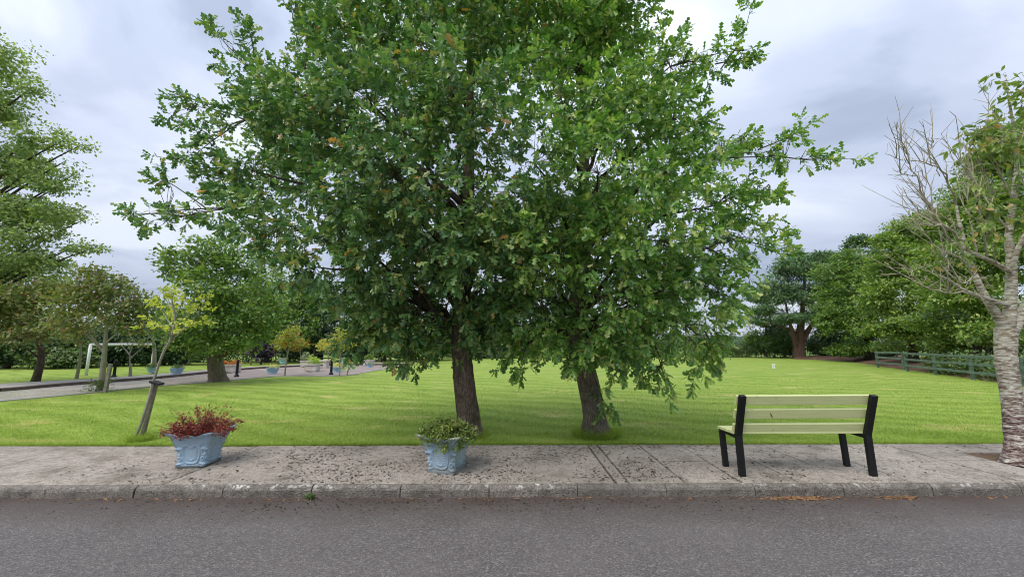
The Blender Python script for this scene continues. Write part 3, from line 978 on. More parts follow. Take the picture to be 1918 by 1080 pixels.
# ================================================================== OAKS
def trunk_mesh(path, rad, seed, n=26, knots=()):
    rg = np.random.default_rng(seed)
    pts = smooth_path(path, 46)
    r = np.interp(np.linspace(0, 1, len(pts)), np.linspace(0, 1, len(rad)), rad)
    V, F, m = tube(pts, r, n, cap=False)
    F = np.asarray(F)
    ring = np.repeat(np.arange(len(pts)), n)
    ctr = pts[ring]
    d = V - ctr
    k = 1 + 0.07 * wavy(V * [1, 1, 0.5], 9.0, seed) + 0.035 * wavy(V * [1, 1, 0.35], 34.0, seed + 2) + 0.02 * rg.normal(size=len(V))
    low = np.clip(1 - (V[:, 2] - path[0][2]) / 0.28, 0, 1) ** 2
    ang = np.arctan2(d[:, 1], d[:, 0])
    k += low * (0.28 + 0.16 * np.sin(ang * 5 + seed))
    for kp, kr, kh in knots:
        q = np.exp(-np.sum((V - np.array(kp)) ** 2, 1) / kr ** 2)
        k += kh * q
    V = ctr + d * k[:, None]
    return (V, F, 0), pts, r


def oak(base, trunk_px, rad, lobes, twigtips, mleaf, mbark, label, seed, leaf, knots=()):
    rg = np.random.default_rng(seed)
    t = thing('oak_tree', base, label, 'tree', 'oak trees at the lawn edge')
    tm, tp, tr_ = trunk_mesh([base] + trunk_px, rad, seed, knots=knots)
    part('trunk', [tm], mbark, t, True)
    # lobes: (px, py, depth, radius)
    L = [(PT(a, b, c), np.array([r * 1.05, r * 0.95, r * 0.82])) for a, b, c, r in lobes]
    limbs = []
    zs = tp[:, 2]
    for (c, r) in L:
        if r[0] < 0.28:
            continue
        za = np.clip(c[2] - 0.55 * np.linalg.norm(c[:2] - tp[-1][:2]) - 0.2, base[2] + 1.7, tp[-1][2])
        p0 = tp[np.argmin(np.abs(zs - za))]
        mid = p0 * 0.45 + c * 0.55 + np.array([0, 0, 0.18 * np.linalg.norm(c - p0)]) + rg.normal(size=3) * 0.12
        cv = curve(p0, mid, c, 9)
        cv[1:-1] += rg.normal(size=(7, 3)) * 0.035
        r0 = 0.018 + 0.013 * np.linalg.norm(c - p0)
        part('limb', [tube(cv, np.linspace(r0, 0.009, 9), 7)], mLimb, t, True)
        limbs.append(cv)
    allp = np.concatenate(limbs + [tp[14:]])
    # small lobes hang from the nearest bigger lobe through a real bough
    bough = []
    big = [(c, r) for c, r in L if r[0] >= 0.28]
    for (c, r) in L:
        if r[0] < 0.28:
            j = np.argmin([np.linalg.norm(c - q[0]) for q in big])
            p0 = big[j][0]
            cv = curve(p0, (p0 + c) / 2 + np.array([0, 0, 0.08]), c, 7)
            bough.append(tube(cv, np.linspace(0.014, 0.004, 7), 5))
            allp = np.concatenate([allp, cv[2:]])
    for pts in twigtips:
        cv = smooth_path([PT(*q) for q in pts], 12)
        bough.append(tube(cv, np.linspace(0.012, 0.003, len(cv)), 5))
    # sprays
    P, A = [], []
    for (c, r) in L:
        n = max(4, int((360 if r[0] > 0.3 else 300) * (r[0] * r[2]) + (26 if r[0] > 0.3 else 18) * r[0]))
        p, d = in_lobe(c, r, n, rg, 0.50)
        out = unit(p - (tp[-1] * 0.5 + tp[20] * 0.5))
        a = unit(d * 0.75 + out * 0.5 + rg.normal(size=d.shape) * 0.45 + [0, 0, 0.12])
        P.append(p)
        A.append(a)
    P, A = np.concatenate(P), np.concatenate(A)
    g = wavy(P, 2.6, seed * 0.37) + 0.5 * wavy(P, 6.0, seed)
    k = (g > -0.14) | (np.concatenate([np.full(max(4, int((360 if r[0] > 0.3 else 300) * (r[0] * r[2]) + (26 if r[0] > 0.3 else 18) * r[0])), r[0] < 0.3) for _, r in L]))
    P, A = P[k], A[k]
    for pts in twigtips:
        cv = smooth_path([PT(*q) for q in pts], 14)
        m = len(cv)
        tdir = unit(np.gradient(cv, axis=0))
        idx = rg.integers(m // 3, m, size=max(5, m // 2 + 1))
        P = np.concatenate([P, cv[idx]])
        A = np.concatenate([A, unit(tdir[idx] * 0.8 + rg.normal(size=(len(idx), 3)) * 0.45)])
    per = 10
    pos, rot, sc, ends = spray_leaves(P, A, rg, per, 0.22, leaf)
    # nearest point on the wood for every spray -> twigs
    sel = rg.random(len(P)) < 0.6
    Q = P[sel]
    near_i = np.array([np.argmin(np.sum((allp - q) ** 2, 1)) for q in Q])
    Nn = allp[near_i]
    ok = np.linalg.norm(Nn - Q, axis=1) < 0.45
    Q, Nn = Q[ok], Nn[ok]
    midp = (Q + Nn) / 2 + rg.normal(size=Q.shape) * 0.05 + [0, 0, 0.04]
    tw = [prisms(Nn, midp, 0.006, 0.0042), prisms(midp, Q, 0.0042, 0.003), prisms(P, ends, 0.003, 0.0012)]
    part('twigs', tw + bough, mTwig, t, kind='stuff')
    # the 300 leaves that show largest stay single
    dist = np.linalg.norm(pos - np.array([0, 0, CAMH]), axis=1) / sc
    order = np.argsort(dist)
    single, rest = order[:300], order[300:]
    me = build('leaf', [(LOB[0], LOB[1], 0)], mleaf)
    org = ORG[t]
    for q in single:
        M4 = np.eye(4)
        M4[:3, :3] = rot[q] * sc[q]
        M4[:3, 3] = pos[q] - org
        o = bpy.data.objects.new('leaf', me)
        COL.objects.link(o)
        o.parent = t
        o.matrix_local = Matrix(M4.tolist())
    part('foliage', [leaves(LOB, pos[rest], rot[rest], sc[rest])], mleaf, t, kind='stuff')
    return t


b1 = G(878, 813)
LL = [(690, 70, 6.2, .85), (570, 130, 6.0, .52), (490, 155, 5.9, .30), (800, 50, 6.0, 1.1), (930, 20, 6.2, 1.1), (460, 225, 5.9, .42), (560, 225, 5.6, .85),
      (700, 200, 5.2, .85), (850, 190, 4.9, .8), (475, 320, 5.9, .55), (600, 340, 5.4, .85), (740, 330, 5.0, .8), (880, 320, 4.8, .75), (440, 390, 6.0, .34),
      (360, 400, 6.0, .18), (310, 415, 6.0, .12), (250, 405, 6.0, .08), (520, 425, 5.8, .62), (640, 455, 5.5, .75), (770, 465, 5.3, .8), (890, 460, 5.3, .75),
      (590, 500, 5.9, .42), (690, 545, 5.8, .60), (780, 575, 5.8, .62), (880, 570, 5.9, .6), (730, 620, 5.9, .36), (765, 665, 5.9, .20), (690, 600, 5.9, .3), (850, 640, 6.1, .28),
      (600, 250, 7.6, 1.1), (800, 240, 7.8, 1.3), (720, 410, 7.5, 1.0), (860, 440, 7.6, 1.1), (520, 350, 7.3, .75), (900, 90, 7.8, 1.3), (700, 90, 7.8, 1.2), (830, 580, 7.2, .7),
      (395, 255, 6.0, .16), (365, 200, 6.0, .09), (435, 105, 6.0, .12), (410, 330, 6.0, .20), (365, 290, 6.0, .09), (585, 50, 6.1, .2), (945, 545, 5.7, .6), (955, 470, 5.5, .6), (925, 620, 6.0, .36), (660, 640, 5.9, .2), (760, 520, 6.9, .85), (880, 520, 6.9, .9), (960, 550, 6.9, .7), (960, 430, 7.0, .9), (650, 540, 6.7, .55), (900, 610, 6.6, .42), (800, 630, 6.5, .35), (720, 590, 6.6, .5)]
TL = [[(430, 330, 6), (370, 305, 6), (292, 293, 6)], [(430, 220, 6), (370, 190, 6), (327, 176, 6)], [(470, 130, 6), (430, 90, 6), (405, 62, 6)], [(560, 90, 6.1), (550, 40, 6.1), (545, 8, 6.1)],
      [(430, 300, 6), (360, 240, 6), (320, 222, 6)], [(480, 120, 6), (470, 70, 6), (460, 48, 6)], [(400, 400, 6), (330, 350, 6), (300, 335, 6)], [(350, 405, 6), (290, 400, 6), (228, 402, 6)],
      [(620, 60, 6.1), (600, 20, 6.1), (590, -10, 6.1)]]
oak(b1, [PT(876, 770, DEP(878, 813) + .05), PT(868, 700, 6.25), PT(864, 640, 6.3), PT(866, 540, 6.4), PT(874, 420, 6.5), PT(880, 250, 6.7), PT(880, 60, 7.0), PT(880, -80, 7.2)],
    [0.205, 0.185, 0.168, 0.155, 0.14, 0.115, 0.085, 0.05, 0.02], LL, TL, mOakL, mOakBark2,
    'darker leaved left oak with a knotty brown trunk behind the green planted pot', 5, 0.116,
    knots=[(PT(851, 700, 6.12), 0.06, 0.42), (PT(893, 755, 6.08), 0.05, 0.35), (PT(886, 720, 6.1), 0.05, -0.25)])

b2 = G(1116, 814)
RL = [(1080, 40, 6.2, 1.1), (1145, 45, 6.3, .7), (1040, -40, 6.6, 1.1), (1100, -70, 6.6, .9), (1255, 125, 6.2, .42), (1330, 115, 6.2, .22), (1385, 95, 6.2, .10), (1050, 180, 5.4, .8), (1180, 190, 5.5, .8),
      (1260, 225, 5.8, .5), (1000, 305, 5.0, .7), (1120, 325, 5.0, .75), (1240, 330, 5.4, .72), (1320, 300, 6.0, .36), (1385, 265, 6.0, .22), (1445, 285, 6.0, .16), (1500, 297, 6.0, .09),
      (1340, 385, 5.8, .36), (1395, 350, 5.9, .18), (1435, 350, 5.9, .10), (1010, 445, 5.2, .7), (1130, 445, 5.0, .72), (1245, 450, 5.2, .7), (1325, 465, 5.6, .40), (1385, 450, 5.7, .20), (1395, 510, 5.8, .18),
      (1020, 575, 5.6, .58), (1125, 555, 5.2, .6), (1230, 550, 5.2, .6), (1315, 545, 5.5, .46), (1365, 560, 5.8, .2), (985, 650, 5.8, .34), (1080, 630, 5.4, .42), (1150, 635, 5.3, .34), (1215, 625, 5.3, .34),
      (1285, 610, 5.4, .30), (1330, 615, 5.6, .18), (1050, 665, 5.6, .20), (1215, 645, 5.4, .12), (1285, 635, 5.4, .12), (1320, 645, 5.5, .09), (1165, 655, 5.4, .09), (1240, 680, 5.4, .04), (975, 690, 5.8, .12),
      (1150, 240, 7.5, 1.0), (1220, 350, 7.4, .8), (1100, 420, 7.5, 1.0), (1190, 520, 7.2, .75), (1000, 110, 7.8, 1.2), (1120, 100, 7.6, .9), (1060, 590, 6.8, .6), (1000, 615, 6.4, .4), (1140, 600, 6.8, .5), (1240, 580, 6.6, .5), (1040, 500, 7.0, .8)]
TRr = [[(1350, 130, 6.2), (1390, 70, 6.2), (1408, 8, 6.2)], [(1340, 120, 6.2), (1390, 110, 6.2), (1412, 105, 6.2)], [(1440, 290, 6), (1520, 300, 6), (1592, 297, 6)], [(1420, 280, 6), (1470, 260, 6), (1504, 242, 6)],
       [(1380, 400, 5.9), (1430, 420, 5.9), (1468, 432, 5.9)], [(1370, 440, 5.8), (1430, 460, 5.8), (1478, 464, 5.8)], [(1220, 630, 5.4), (1240, 690, 5.4), (1250, 735, 5.4)], [(1290, 630, 5.4), (1315, 665, 5.4), (1300, 705, 5.4)],
       [(1140, 630, 5.3), (1160, 675, 5.3), (1155, 700, 5.3)], [(1320, 620, 5.5), (1335, 650, 5.5), (1335, 670, 5.5)], [(1380, 380, 5.9), (1430, 370, 5.9), (1470, 345, 5.9)], [(1200, 640, 5.4), (1205, 690, 5.4), (1213, 715, 5.4)],
       [(1108, 690, 6.1), (1128, 745, 6.0), (1140, 765, 6.0)]]
oak(b2, [PT(1112, 770, DEP(1116, 814) + .05), PT(1098, 700, 6.25), PT(1085, 640, 6.3), PT(1084, 540, 6.4), PT(1090, 420, 6.5), PT(1095, 250, 6.7), PT(1090, 60, 7.0), PT(1090, -80, 7.2)],
    [0.21, 0.185, 0.165, 0.15, 0.135, 0.11, 0.08, 0.05, 0.02], RL, TRr, mOakR, mOakBark,
    'brighter leaved right oak with leaning trunk and low bough drooping towards the bench', 8, 0.116,
    knots=[(PT(1076, 700, 6.15), 0.06, 0.3)])

# ================================================================== BENCH
Lb, Rb = G(1390, 891), G(1637, 891)
Lf, Rf = G(1361, 872), G(1583, 872)
YB = (Lb[1] + Rb[1]) / 2
YF = (Lf[1] + Rf[1]) / 2
XL, XR = Lb[0], Rb[0]
bench = thing('park_bench', ((XL + XR) / 2, (YB + YF) / 2, 0), 'pale yellow green slatted bench with black metal frame seen from behind on the pavement', 'bench')
for x in (XL, XR):
    part('leg', [beam((x, YB, 0), (x, YB + 0.01, 0.44), 0.068, 0.05, (0, 1, 0), bev=0.005)], mBlack, bench)
    part('leg', [beam((x + 0.01, YF - 0.01, 0), (x, YF, 0.415), 0.062, 0.045, (0, 1, 0), bev=0.005)], mBlack, bench)
    part('back_post', [beam((x, YB + 0.012, 0.432), (x, YB - 0.135, 0.885), 0.068, 0.05, (0, 1, 0), bev=0.005)], mBlack, bench)
    part('seat_bracket', [beam((x, YB + 0.03, 0.410), (x, YF + 0.03, 0.425), 0.05, 0.035, (0, 0, 1), bev=0.004)], mBlack, bench)
sl = np.array([0, -0.147, 0.453]) / np.linalg.norm([0, -0.147, 0.453])     # along the back
nb = np.array([0, 0.453, 0.147]) / np.linalg.norm([0, 0.453, 0.147])       # towards the sitter
for s, sag in ((0.062, 0.0), (0.238, 0.002), (0.402, 0.0)):
    o = np.array([0, YB + 0.012, 0.432]) + sl * s + nb * 0.045
    bk = part('back_slat', [beam((XL - 0.045, o[1], o[2]), (XR + 0.005, o[1], o[2] + 0.004), 0.034, 0.110, sl, bev=0.004)], mSlat, bench)
    for x in (XL, XR - 0.02):
        part('bolt', [lathe([(0, 0.0), (0.010, 0.0), (0.010, 0.006), (0.0, 0.008)], 8)], mBlack, bk, local=True)
        bk.children[-1].location = tuple(np.array([x, o[1], o[2]]) + nb * 0.018 - ORG[bench])
o = np.array([0, YB + 0.012, 0.432]) + sl * 0.240 + nb * 0.045 - nb * 0.0185
part('scratch', [beam((PT(1481, 770, 4)[0] - 0.005 + 0.0, o[1], o[2] + 0.030), (PT(1481, 770, 4)[0] + 0.025, o[1], o[2] - 0.032), 0.008, 0.003, (0, 1, 0))], mScuff, bench)
for k in range(3):
    y = YB + 0.085 + k * 0.118
    part('seat_slat', [beam((XL - 0.045, y, 0.456 - 0.003 * k), (XR + 0.02, y, 0.458 - 0.003 * k), 0.108, 0.030, bev=0.004)], mSlat, bench)

# ================================================================== PLANTERS ON THE PAVEMENT
def urn(hb, hr, H, seed):
    """square flared pot with a shell relief and scalloped rim; local coords"""
    nu, nv = 92, 84
    prof_v = np.array([0, .06, .07, .10, .30, .55, .75, .90, 1.0])
    prof_h = np.array([1.06, 1.05, .97, .94, .96, 1.06, 1.22, 1.40, hr / hb]) * hb
    sides = []
    us, vs = np.linspace(-1, 1, nu), np.linspace(0, 1, nv)
    U, Vv = np.meshgrid(us, vs)
    h = np.interp(Vv, prof_v, prof_h)
    au = np.abs(U)
    zs = Vv * H
    # relief: ridges along curves drawn on the face, mirrored left and right
    d = np.zeros_like(U)
    fx, fz = 0.170, 0.385

    def ridge(pts, w, hgt, ang=False):
        nonlocal d
        c = smooth_path([(p[0] * fx, p[1] * fz, 0) for p in pts], 26)
        q = np.full(U.shape, 9.0)
        for p in c:
            q = np.minimum(q, (au * fx - p[0]) ** 2 + (Vv * fz - p[1]) ** 2)
        d = np.maximum(d, hgt * np.exp(-q / w ** 2))

    for i in range(6):                                   # short ribs either side of the tongue
        ridge([(0.13 + 0.012 * i, 0.235 + 0.062 * i), (0.28, 0.225 + 0.066 * i), (0.43 - 0.01 * i, 0.275 + 0.066 * i)], 0.0062, 0.0085)
    for i in range(6):                                   # palm ribs fanning up to the rim
        ridge([(0.17 + 0.05 * i, 0.665 - 0.012 * i), (0.20 + 0.105 * i, 0.79 - 0.01 * i), (0.13 + 0.16 * i, 0.955)], 0.0070, 0.0145)
    ridge([(0.10, 0.60), (0.24, 0.685), (0.40, 0.655), (0.52, 0.57)], 0.0105, 0.017)          # brow
    ridge([(0.52, 0.60), (0.565, 0.44), (0.52, 0.25), (0.36, 0.135), (0.0, 0.105)], 0.0105, 0.016)   # U band
    ridge([(0.0, 0.205), (0.12, 0.215), (0.20, 0.27)], 0.0075, 0.012)
    a_ = np.linspace(0.2, 5.4, 9)
    ridge([(0.80 + 0.125 * (1 - 0.10 * t) * math.cos(t), 0.235 + 0.085 * (1 - 0.10 * t) * math.sin(t)) for t in a_], 0.0095, 0.018)   # scroll
    ridge([(0.66, 0.545), (0.80, 0.56), (0.99, 0.535)], 0.014, 0.024)                          # leaf flap at the corner
    ridge([(0.68, 0.50), (0.70, 0.40), (0.82, 0.36), (0.98, 0.40)], 0.010, 0.016)
    ridge([(0.70, 0.10), (0.85, 0.085), (1.0, 0.09)], 0.014, 0.022)
    ridge([(0.99, 0.60), (0.985, 0.8), (0.98, 0.97)], 0.008, 0.010)
    d += 0.007 * np.exp(-(au / (0.07 + 0.10 * Vv)) ** 2) * np.clip((Vv - 0.16) / 0.1, 0, 1) * np.clip((0.95 - Vv) / 0.1, 0, 1)
    d *= np.clip((Vv - 0.055) / 0.03, 0, 1) * np.clip((0.985 - Vv) / 0.03, 0, 1)
    hh = h + d
    lip = np.exp(-((Vv - 0.975) / 0.022) ** 2)
    hh = hh + 0.011 * lip
    top = np.clip((Vv - 0.60) / 0.40, 0, 1) ** 2
    zs = zs + top * (0.050 * au ** 4 - 0.020 + 0.026 * np.abs(np.sin((U + 1) * math.pi * 1.5)) ** 0.8)
    pieces = []
    for k in range(4):
        # corner rounding
        x = U * hh
        y = -hh
        rnd = 1 - 0.045 * np.clip((au - 0.86) / 0.14, 0, 1) ** 2
        x, y = x * (1 - 0.0 * au), y * rnd
        a = k * math.pi / 2
        X = x * math.cos(a) - y * math.sin(a)
        Y = x * math.sin(a) + y * math.cos(a)
        V = np.stack([X, Y, zs], -1).reshape(-1, 3)
        i = np.arange(nv - 1)[:, None] * nu + np.arange(nu - 1)[None]
        F = np.stack([i, i + 1, i + nu + 1, i + nu], -1).reshape(-1, 4)
        pieces.append((V, F, 0))
        # rim thickness and inner wall
        rimv = V.reshape(nv, nu, 3)[-1]
        inn = rimv * [0.90, 0.90, 1] + [0, 0, -0.004]
        dn = rimv * [0.74, 0.74, 0] + [0, 0, H * 0.72]
        Vr = np.concatenate([rimv, inn, dn])
        j = np.arange(nu - 1)
        Fr = np.concatenate([np.stack([r * nu + j, r * nu + j + 1, (r + 1) * nu + j + 1, (r + 1) * nu + j], 1) for r in range(2)])
        pieces.append((Vr, Fr, 0))
    return pieces


def soil_pad(h, z):
    n = 9
    g = np.linspace(-h, h, n)
    X, Y = np.meshgrid(g, g)
    Z = z + RNG.normal(size=X.shape) * 0.008
    i = np.arange(n - 1)[:, None] * n + np.arange(n - 1)[None]
    return (np.stack([X, Y, Z], -1).reshape(-1, 3), np.stack([i, i + 1, i + n + 1, i + n], -1).reshape(-1, 4), 0)


p1 = (-3.90, 5.045, 0.0)
pot1 = thing('ornate_planter', p1, 'light blue ornate square planter holding the dark red shrub', 'planter', 'ornate blue planters on the pavement', R(6))
part('pot', urn(0.155, 0.262, 0.385, 1), mBlue, pot1, True, local=True)
part('soil', [soil_pad(0.20, 0.31)], mSoil, pot1, local=True)
p2 = (-0.775, 4.795, 0.0)
pot2 = thing('ornate_planter', p2, 'weathered blue grey ornate planter with lichened rim holding the low green shrub', 'planter', 'ornate blue planters on the pavement', R(-17))
part('pot', urn(0.163, 0.262, 0.40, 2), mBlueW, pot2, True, local=True)
part('soil', [soil_pad(0.20, 0.33)], mSoil, pot2, local=True)

# red barberry
rg = np.random.default_rng(31)
c0 = np.array([p1[0] + 0.0, p1[1], 0.31])
sh = thing('barberry_shrub', c0, 'dark red barberry shrub with spreading spiky branches growing in the blue planter', 'shrub')
st, P, A = [], [], []
for k in range(190):
    a = rg.random() * 6.283
    el = rg.random() ** 0.5
    ln = 0.22 + 0.27 * rg.random()
    d = np.array([math.cos(a) * (1.05 * el + 0.08), math.sin(a) * (0.85 * el + 0.08), 0.74 - 0.60 * el + 0.14 * rg.random()])
    d /= np.linalg.norm(d)
    p0 = c0 + np.array([math.cos(a), math.sin(a), 0]) * 0.06 * rg.random()
    p2_ = p0 + d * ln
    cv = curve(p0, p0 + d * ln * 0.5 + UP * 0.05, p2_, 6)
    st.append(tube(cv, np.linspace(0.0035, 0.0012, 6), 3, cap=False))
    for q in range(5):
        t_ = 0.30 + 0.70 * rg.random()
        pp = cv[min(5, int(t_ * 5))]
        for m in range(6):
            P.append(pp + rg.normal(size=3) * 0.018)
            A.append(d * 0.5 + rg.normal(size=3) * 0.7)
P, A = np.array(P), np.array(A)
part('stems', st, mTwig, sh, kind='stuff')
part('foliage', [leaves(OVA, P, frames(A, UP + rg.normal(size=A.shape) * 0.5), 0.017 + 0.020 * rg.random(len(P)))], mBarb, sh, kind='stuff')

# low green evergreen
c0 = np.array([p2[0] + 0.0, p2[1], 0.33])
sh = thing('evergreen_shrub', c0, 'low bushy green shrub spilling over the rim of the weathered planter', 'shrub')
st, P, D = [], [], []
for k in range(150):
    a = rg.random() * 6.283
    r_ = 0.36 * math.sqrt(rg.random())
    e = c0 + np.array([math.cos(a) * r_ * 0.92, math.sin(a) * r_ * 0.85, 0.17 - 0.75 * r_ ** 2 * 1.3 + 0.04 * rg.normal()])
    p0 = c0 + np.array([math.cos(a), math.sin(a), 0]) * r_ * 0.25
    st.append(tube(curve(p0, (p0 + e) / 2 + UP * 0.03, e, 4), np.linspace(0.004, 0.002, 4), 3, cap=False))
    P.append(e)
    D.append([math.cos(a) * r_ * 2, math.sin(a) * r_ * 2, 0.7])
P, D = np.array(P), unit(np.array(D))
pos, rot, sc = clump_leaves(P, D, rg, 30, 0.042, 0.034, 0.8, 0.7)
part('stems', st, mTwig, sh, kind='stuff')
part('foliage', [leaves(OVA, pos, rot, sc)], mHeath, sh, kind='stuff')

# ================================================================== STAKED SAPLING (left foreground)
rg = np.random.default_rng(41)
sb = G(262, 823)
d0 = DEP(262, 823)
stake = thing('tree_stake', sb + [0.06, 0.03, 0], 'grey wooden stake with black tie leaning beside the yellow leaved sapling', 'stake')
s_top = PT(294, 712, d0 + 0.10)
part('post', [beam(sb + [-0.01, 0.03, -0.05], s_top, 0.055, 0.045, (0, 1, 0), bev=0.004)], mStake, stake)
part('tie', [beam(PT(284, 714, d0 + 0.06), PT(303, 719, d0 + 0.06), 0.10, 0.035, bev=0.004)], mTie, stake)
sap = thing('yellow_sapling', sb, 'slender young tree with yellow green leaves tied to the leaning stake', 'tree')
tp = smooth_path([sb + [-0.055, -0.03, 0], PT(272, 770, d0), PT(290, 705, d0 + .06), PT(306, 660, d0 + .06), PT(320, 634, d0 + .06), PT(328, 595, d0 + .06), PT(322, 560, d0 + .06), PT(330, 535, d0 + .06)], 28)
part('trunk', [tube(tp, np.interp(np.linspace(0, 1, len(tp)), [0, .6, 1], [0.021, 0.018, 0.005]), 10)], mGrey, sap, True)
br = [[(318, 640), (345, 615), (372, 585), (384, 560)], [(322, 620), (345, 590), (360, 565), (372, 535)], [(322, 632), (305, 612), (288, 605)], [(326, 600), (340, 570), (345, 548)], [(324, 612), (308, 590), (296, 562)], [(322, 628), (350, 612), (374, 605)], [(326, 580), (310, 560), (306, 545)]]
P, A = [], []
bt = []
for q in br:
    cv = smooth_path([PT(a, b, d0 + .06 + 0.25 * rg.normal() * (i > 0)) for i, (a, b) in enumerate(q)], 10)
    bt.append(cv)
    part('branch', [tube(cv, np.linspace(0.012, 0.004, len(cv)), 6)], mGrey, sap, True)
for cv in bt + [tp[-7:]]:
    for q in range(9):
        i = rg.integers(len(cv) // 2, len(cv))
        P.append(cv[i] + rg.normal(size=3) * [0.05, 0.05, 0.03])
        A.append(np.r_[rg.normal(size=2), rg.normal() * 0.25])
P, A = np.array(P), unit(np.array(A))
pos, rot, sc, ends = spray_leaves(P, A, rg, 11, 0.17, 0.058)
me = build('leaf', [(OVA[0], OVA[1], 0)], mYel)
order = np.argsort(np.linalg.norm(pos - np.array([0, 0, CAMH]), axis=1))
for q in order[:150]:
    M4 = np.eye(4)
    M4[:3, :3] = rot[q] * sc[q]
    M4[:3, 3] = pos[q] - ORG[sap]
    o = bpy.data.objects.new('leaf', me)
    COL.objects.link(o)
    o.parent = sap
    o.matrix_local = Matrix(M4.tolist())
part('foliage', [leaves(OVA, pos[order[150:]], rot[order[150:]], sc[order[150:]])], mYel, sap, kind='stuff')
part('twigs', [prisms(P, ends, 0.002, 0.001)], mTwig, sap, kind='stuff')

# ================================================================== CHERRY TREE (right foreground)
rg = np.random.default_rng(51)
cb = G(1907, 866)
dc = DEP(1907, 866)
ch = thing('cherry_tree', cb, 'cherry tree with banded bark and half bare twigs growing in the pavement', 'tree')
tm, tp, _ = trunk_mesh([cb + [0, 0, -0.03], PT(1904, 820, dc + .05), PT(1893, 740, dc + .12), PT(1884, 660, dc + .18), PT(1885, 615, dc + .22)],
                       [0.118, 0.098, 0.092, 0.094, 0.110], 61, 30, knots=[(PT(1905, 745, dc - .05), 0.06, 0.15)])
V, F, m = tm
part('trunk', [(V, F, m)], mCherry, ch, True)


def limb(pts, r0, r1, mat=None, name='limb', n=9, k=22):
    cv = smooth_path([PT(*q) for q in pts], k)
    part(name, [tube(cv, np.linspace(r0, r1, len(cv)), n)], mat or mCherry, ch, True)
    return cv


D = dc + 0.22
lm = [limb([(1886, 625, D), (1868, 590, D), (1848, 560, D), (1820, 500, D + .1), (1800, 430, D + .2), (1790, 380, D + .3)], 0.062, 0.012),
      limb([(1888, 625, D), (1893, 560, D), (1895, 500, D), (1890, 440, D), (1900, 360, D + .05), (1905, 280, D + .1), (1890, 190, D + .1), (1884, 140, D + .1)], 0.066, 0.005),
      limb([(1890, 630, D), (1918, 580, D), (1945, 520, D - .05), (1960, 420, D), (1950, 320, D)], 0.065, 0.015),
      limb([(1893, 572, D), (1850, 560, D - .1), (1810, 545, D - .25), (1770, 520, D - .3), (1745, 512, D - .3)], 0.034, 0.006),
      limb([(1894, 510, D), (1860, 490, D - .2), (1815, 470, D - .3), (1780, 450, D - .35)], 0.030, 0.010),
      limb([(1893, 520, D), (1905, 470, D - .1), (1935, 400, D - .2), (1930, 320, D - .2)], 0.035, 0.010)]
B = [[(1800, 430, D + .2), (1745, 385, D + .1), (1715, 330, D + .05), (1700, 290, D), (1697, 250, D)],
     [(1790, 385, D + .3), (1770, 330, D + .2), (1735, 305, D + .2), (1690, 300, D + .2), (1660, 285, D + .2)],
     [(1800, 440, D), (1760, 420, D), (1715, 390, D), (1690, 350, D)],
     [(1745, 512, D - .3), (1720, 500, D - .3), (1700, 520, D - .3)],
     [(1810, 548, D - .25), (1775, 548, D - .35), (1740, 540, D - .4), (1710, 525, D - .4)],
     [(1780, 450, D - .35), (1750, 400, D - .4), (1740, 350, D - .4), (1720, 310, D - .4)],
     [(1830, 480, D), (1815, 400, D), (1810, 330, D), (1790, 280, D)],
     [(1850, 480, D - .2), (1838, 400, D - .3), (1828, 350, D - .3), (1805, 290, D - .3)],
     [(1815, 470, D - .3), (1780, 430, D - .5), (1735, 420, D - .6), (1700, 400, D - .6)],
     [(1820, 505, D), (1790, 480, D), (1760, 470, D), (1735, 440, D), (1715, 425, D)],
     [(1890, 440, D), (1860, 380, D), (1845, 320, D), (1825, 270, D), (1822, 250, D)],
     [(1900, 380, D), (1870, 320, D), (1850, 260, D), (1868, 230, D)],
     [(1860, 540, D - .1), (1835, 520, D - .3), (1800, 530, D - .5), (1770, 500, D - .6)],
     [(1868, 590, D), (1840, 560, D - .3), (1800, 540, D - .5)],
     [(1700, 290, D), (1690, 275, D), (1685, 250, D)], [(1735, 305, D + .2), (1745, 270, D + .2), (1750, 265, D + .2)],
     [(1715, 330, D + .05), (1690, 325, D), (1680, 322, D)], [(1760, 330, D + .2), (1750, 300, D + .2), (1742, 285, D + .2)],
     [(1905, 280, D), (1930, 200, D), (1930, 140, D)], [(1935, 400, D - .2), (1900, 300, D - .3), (1880, 250, D - .3)],
     [(1870, 500, D - .2), (1850, 430, D - .4), (1860, 370, D - .4)]]
tw = []
cvs = []
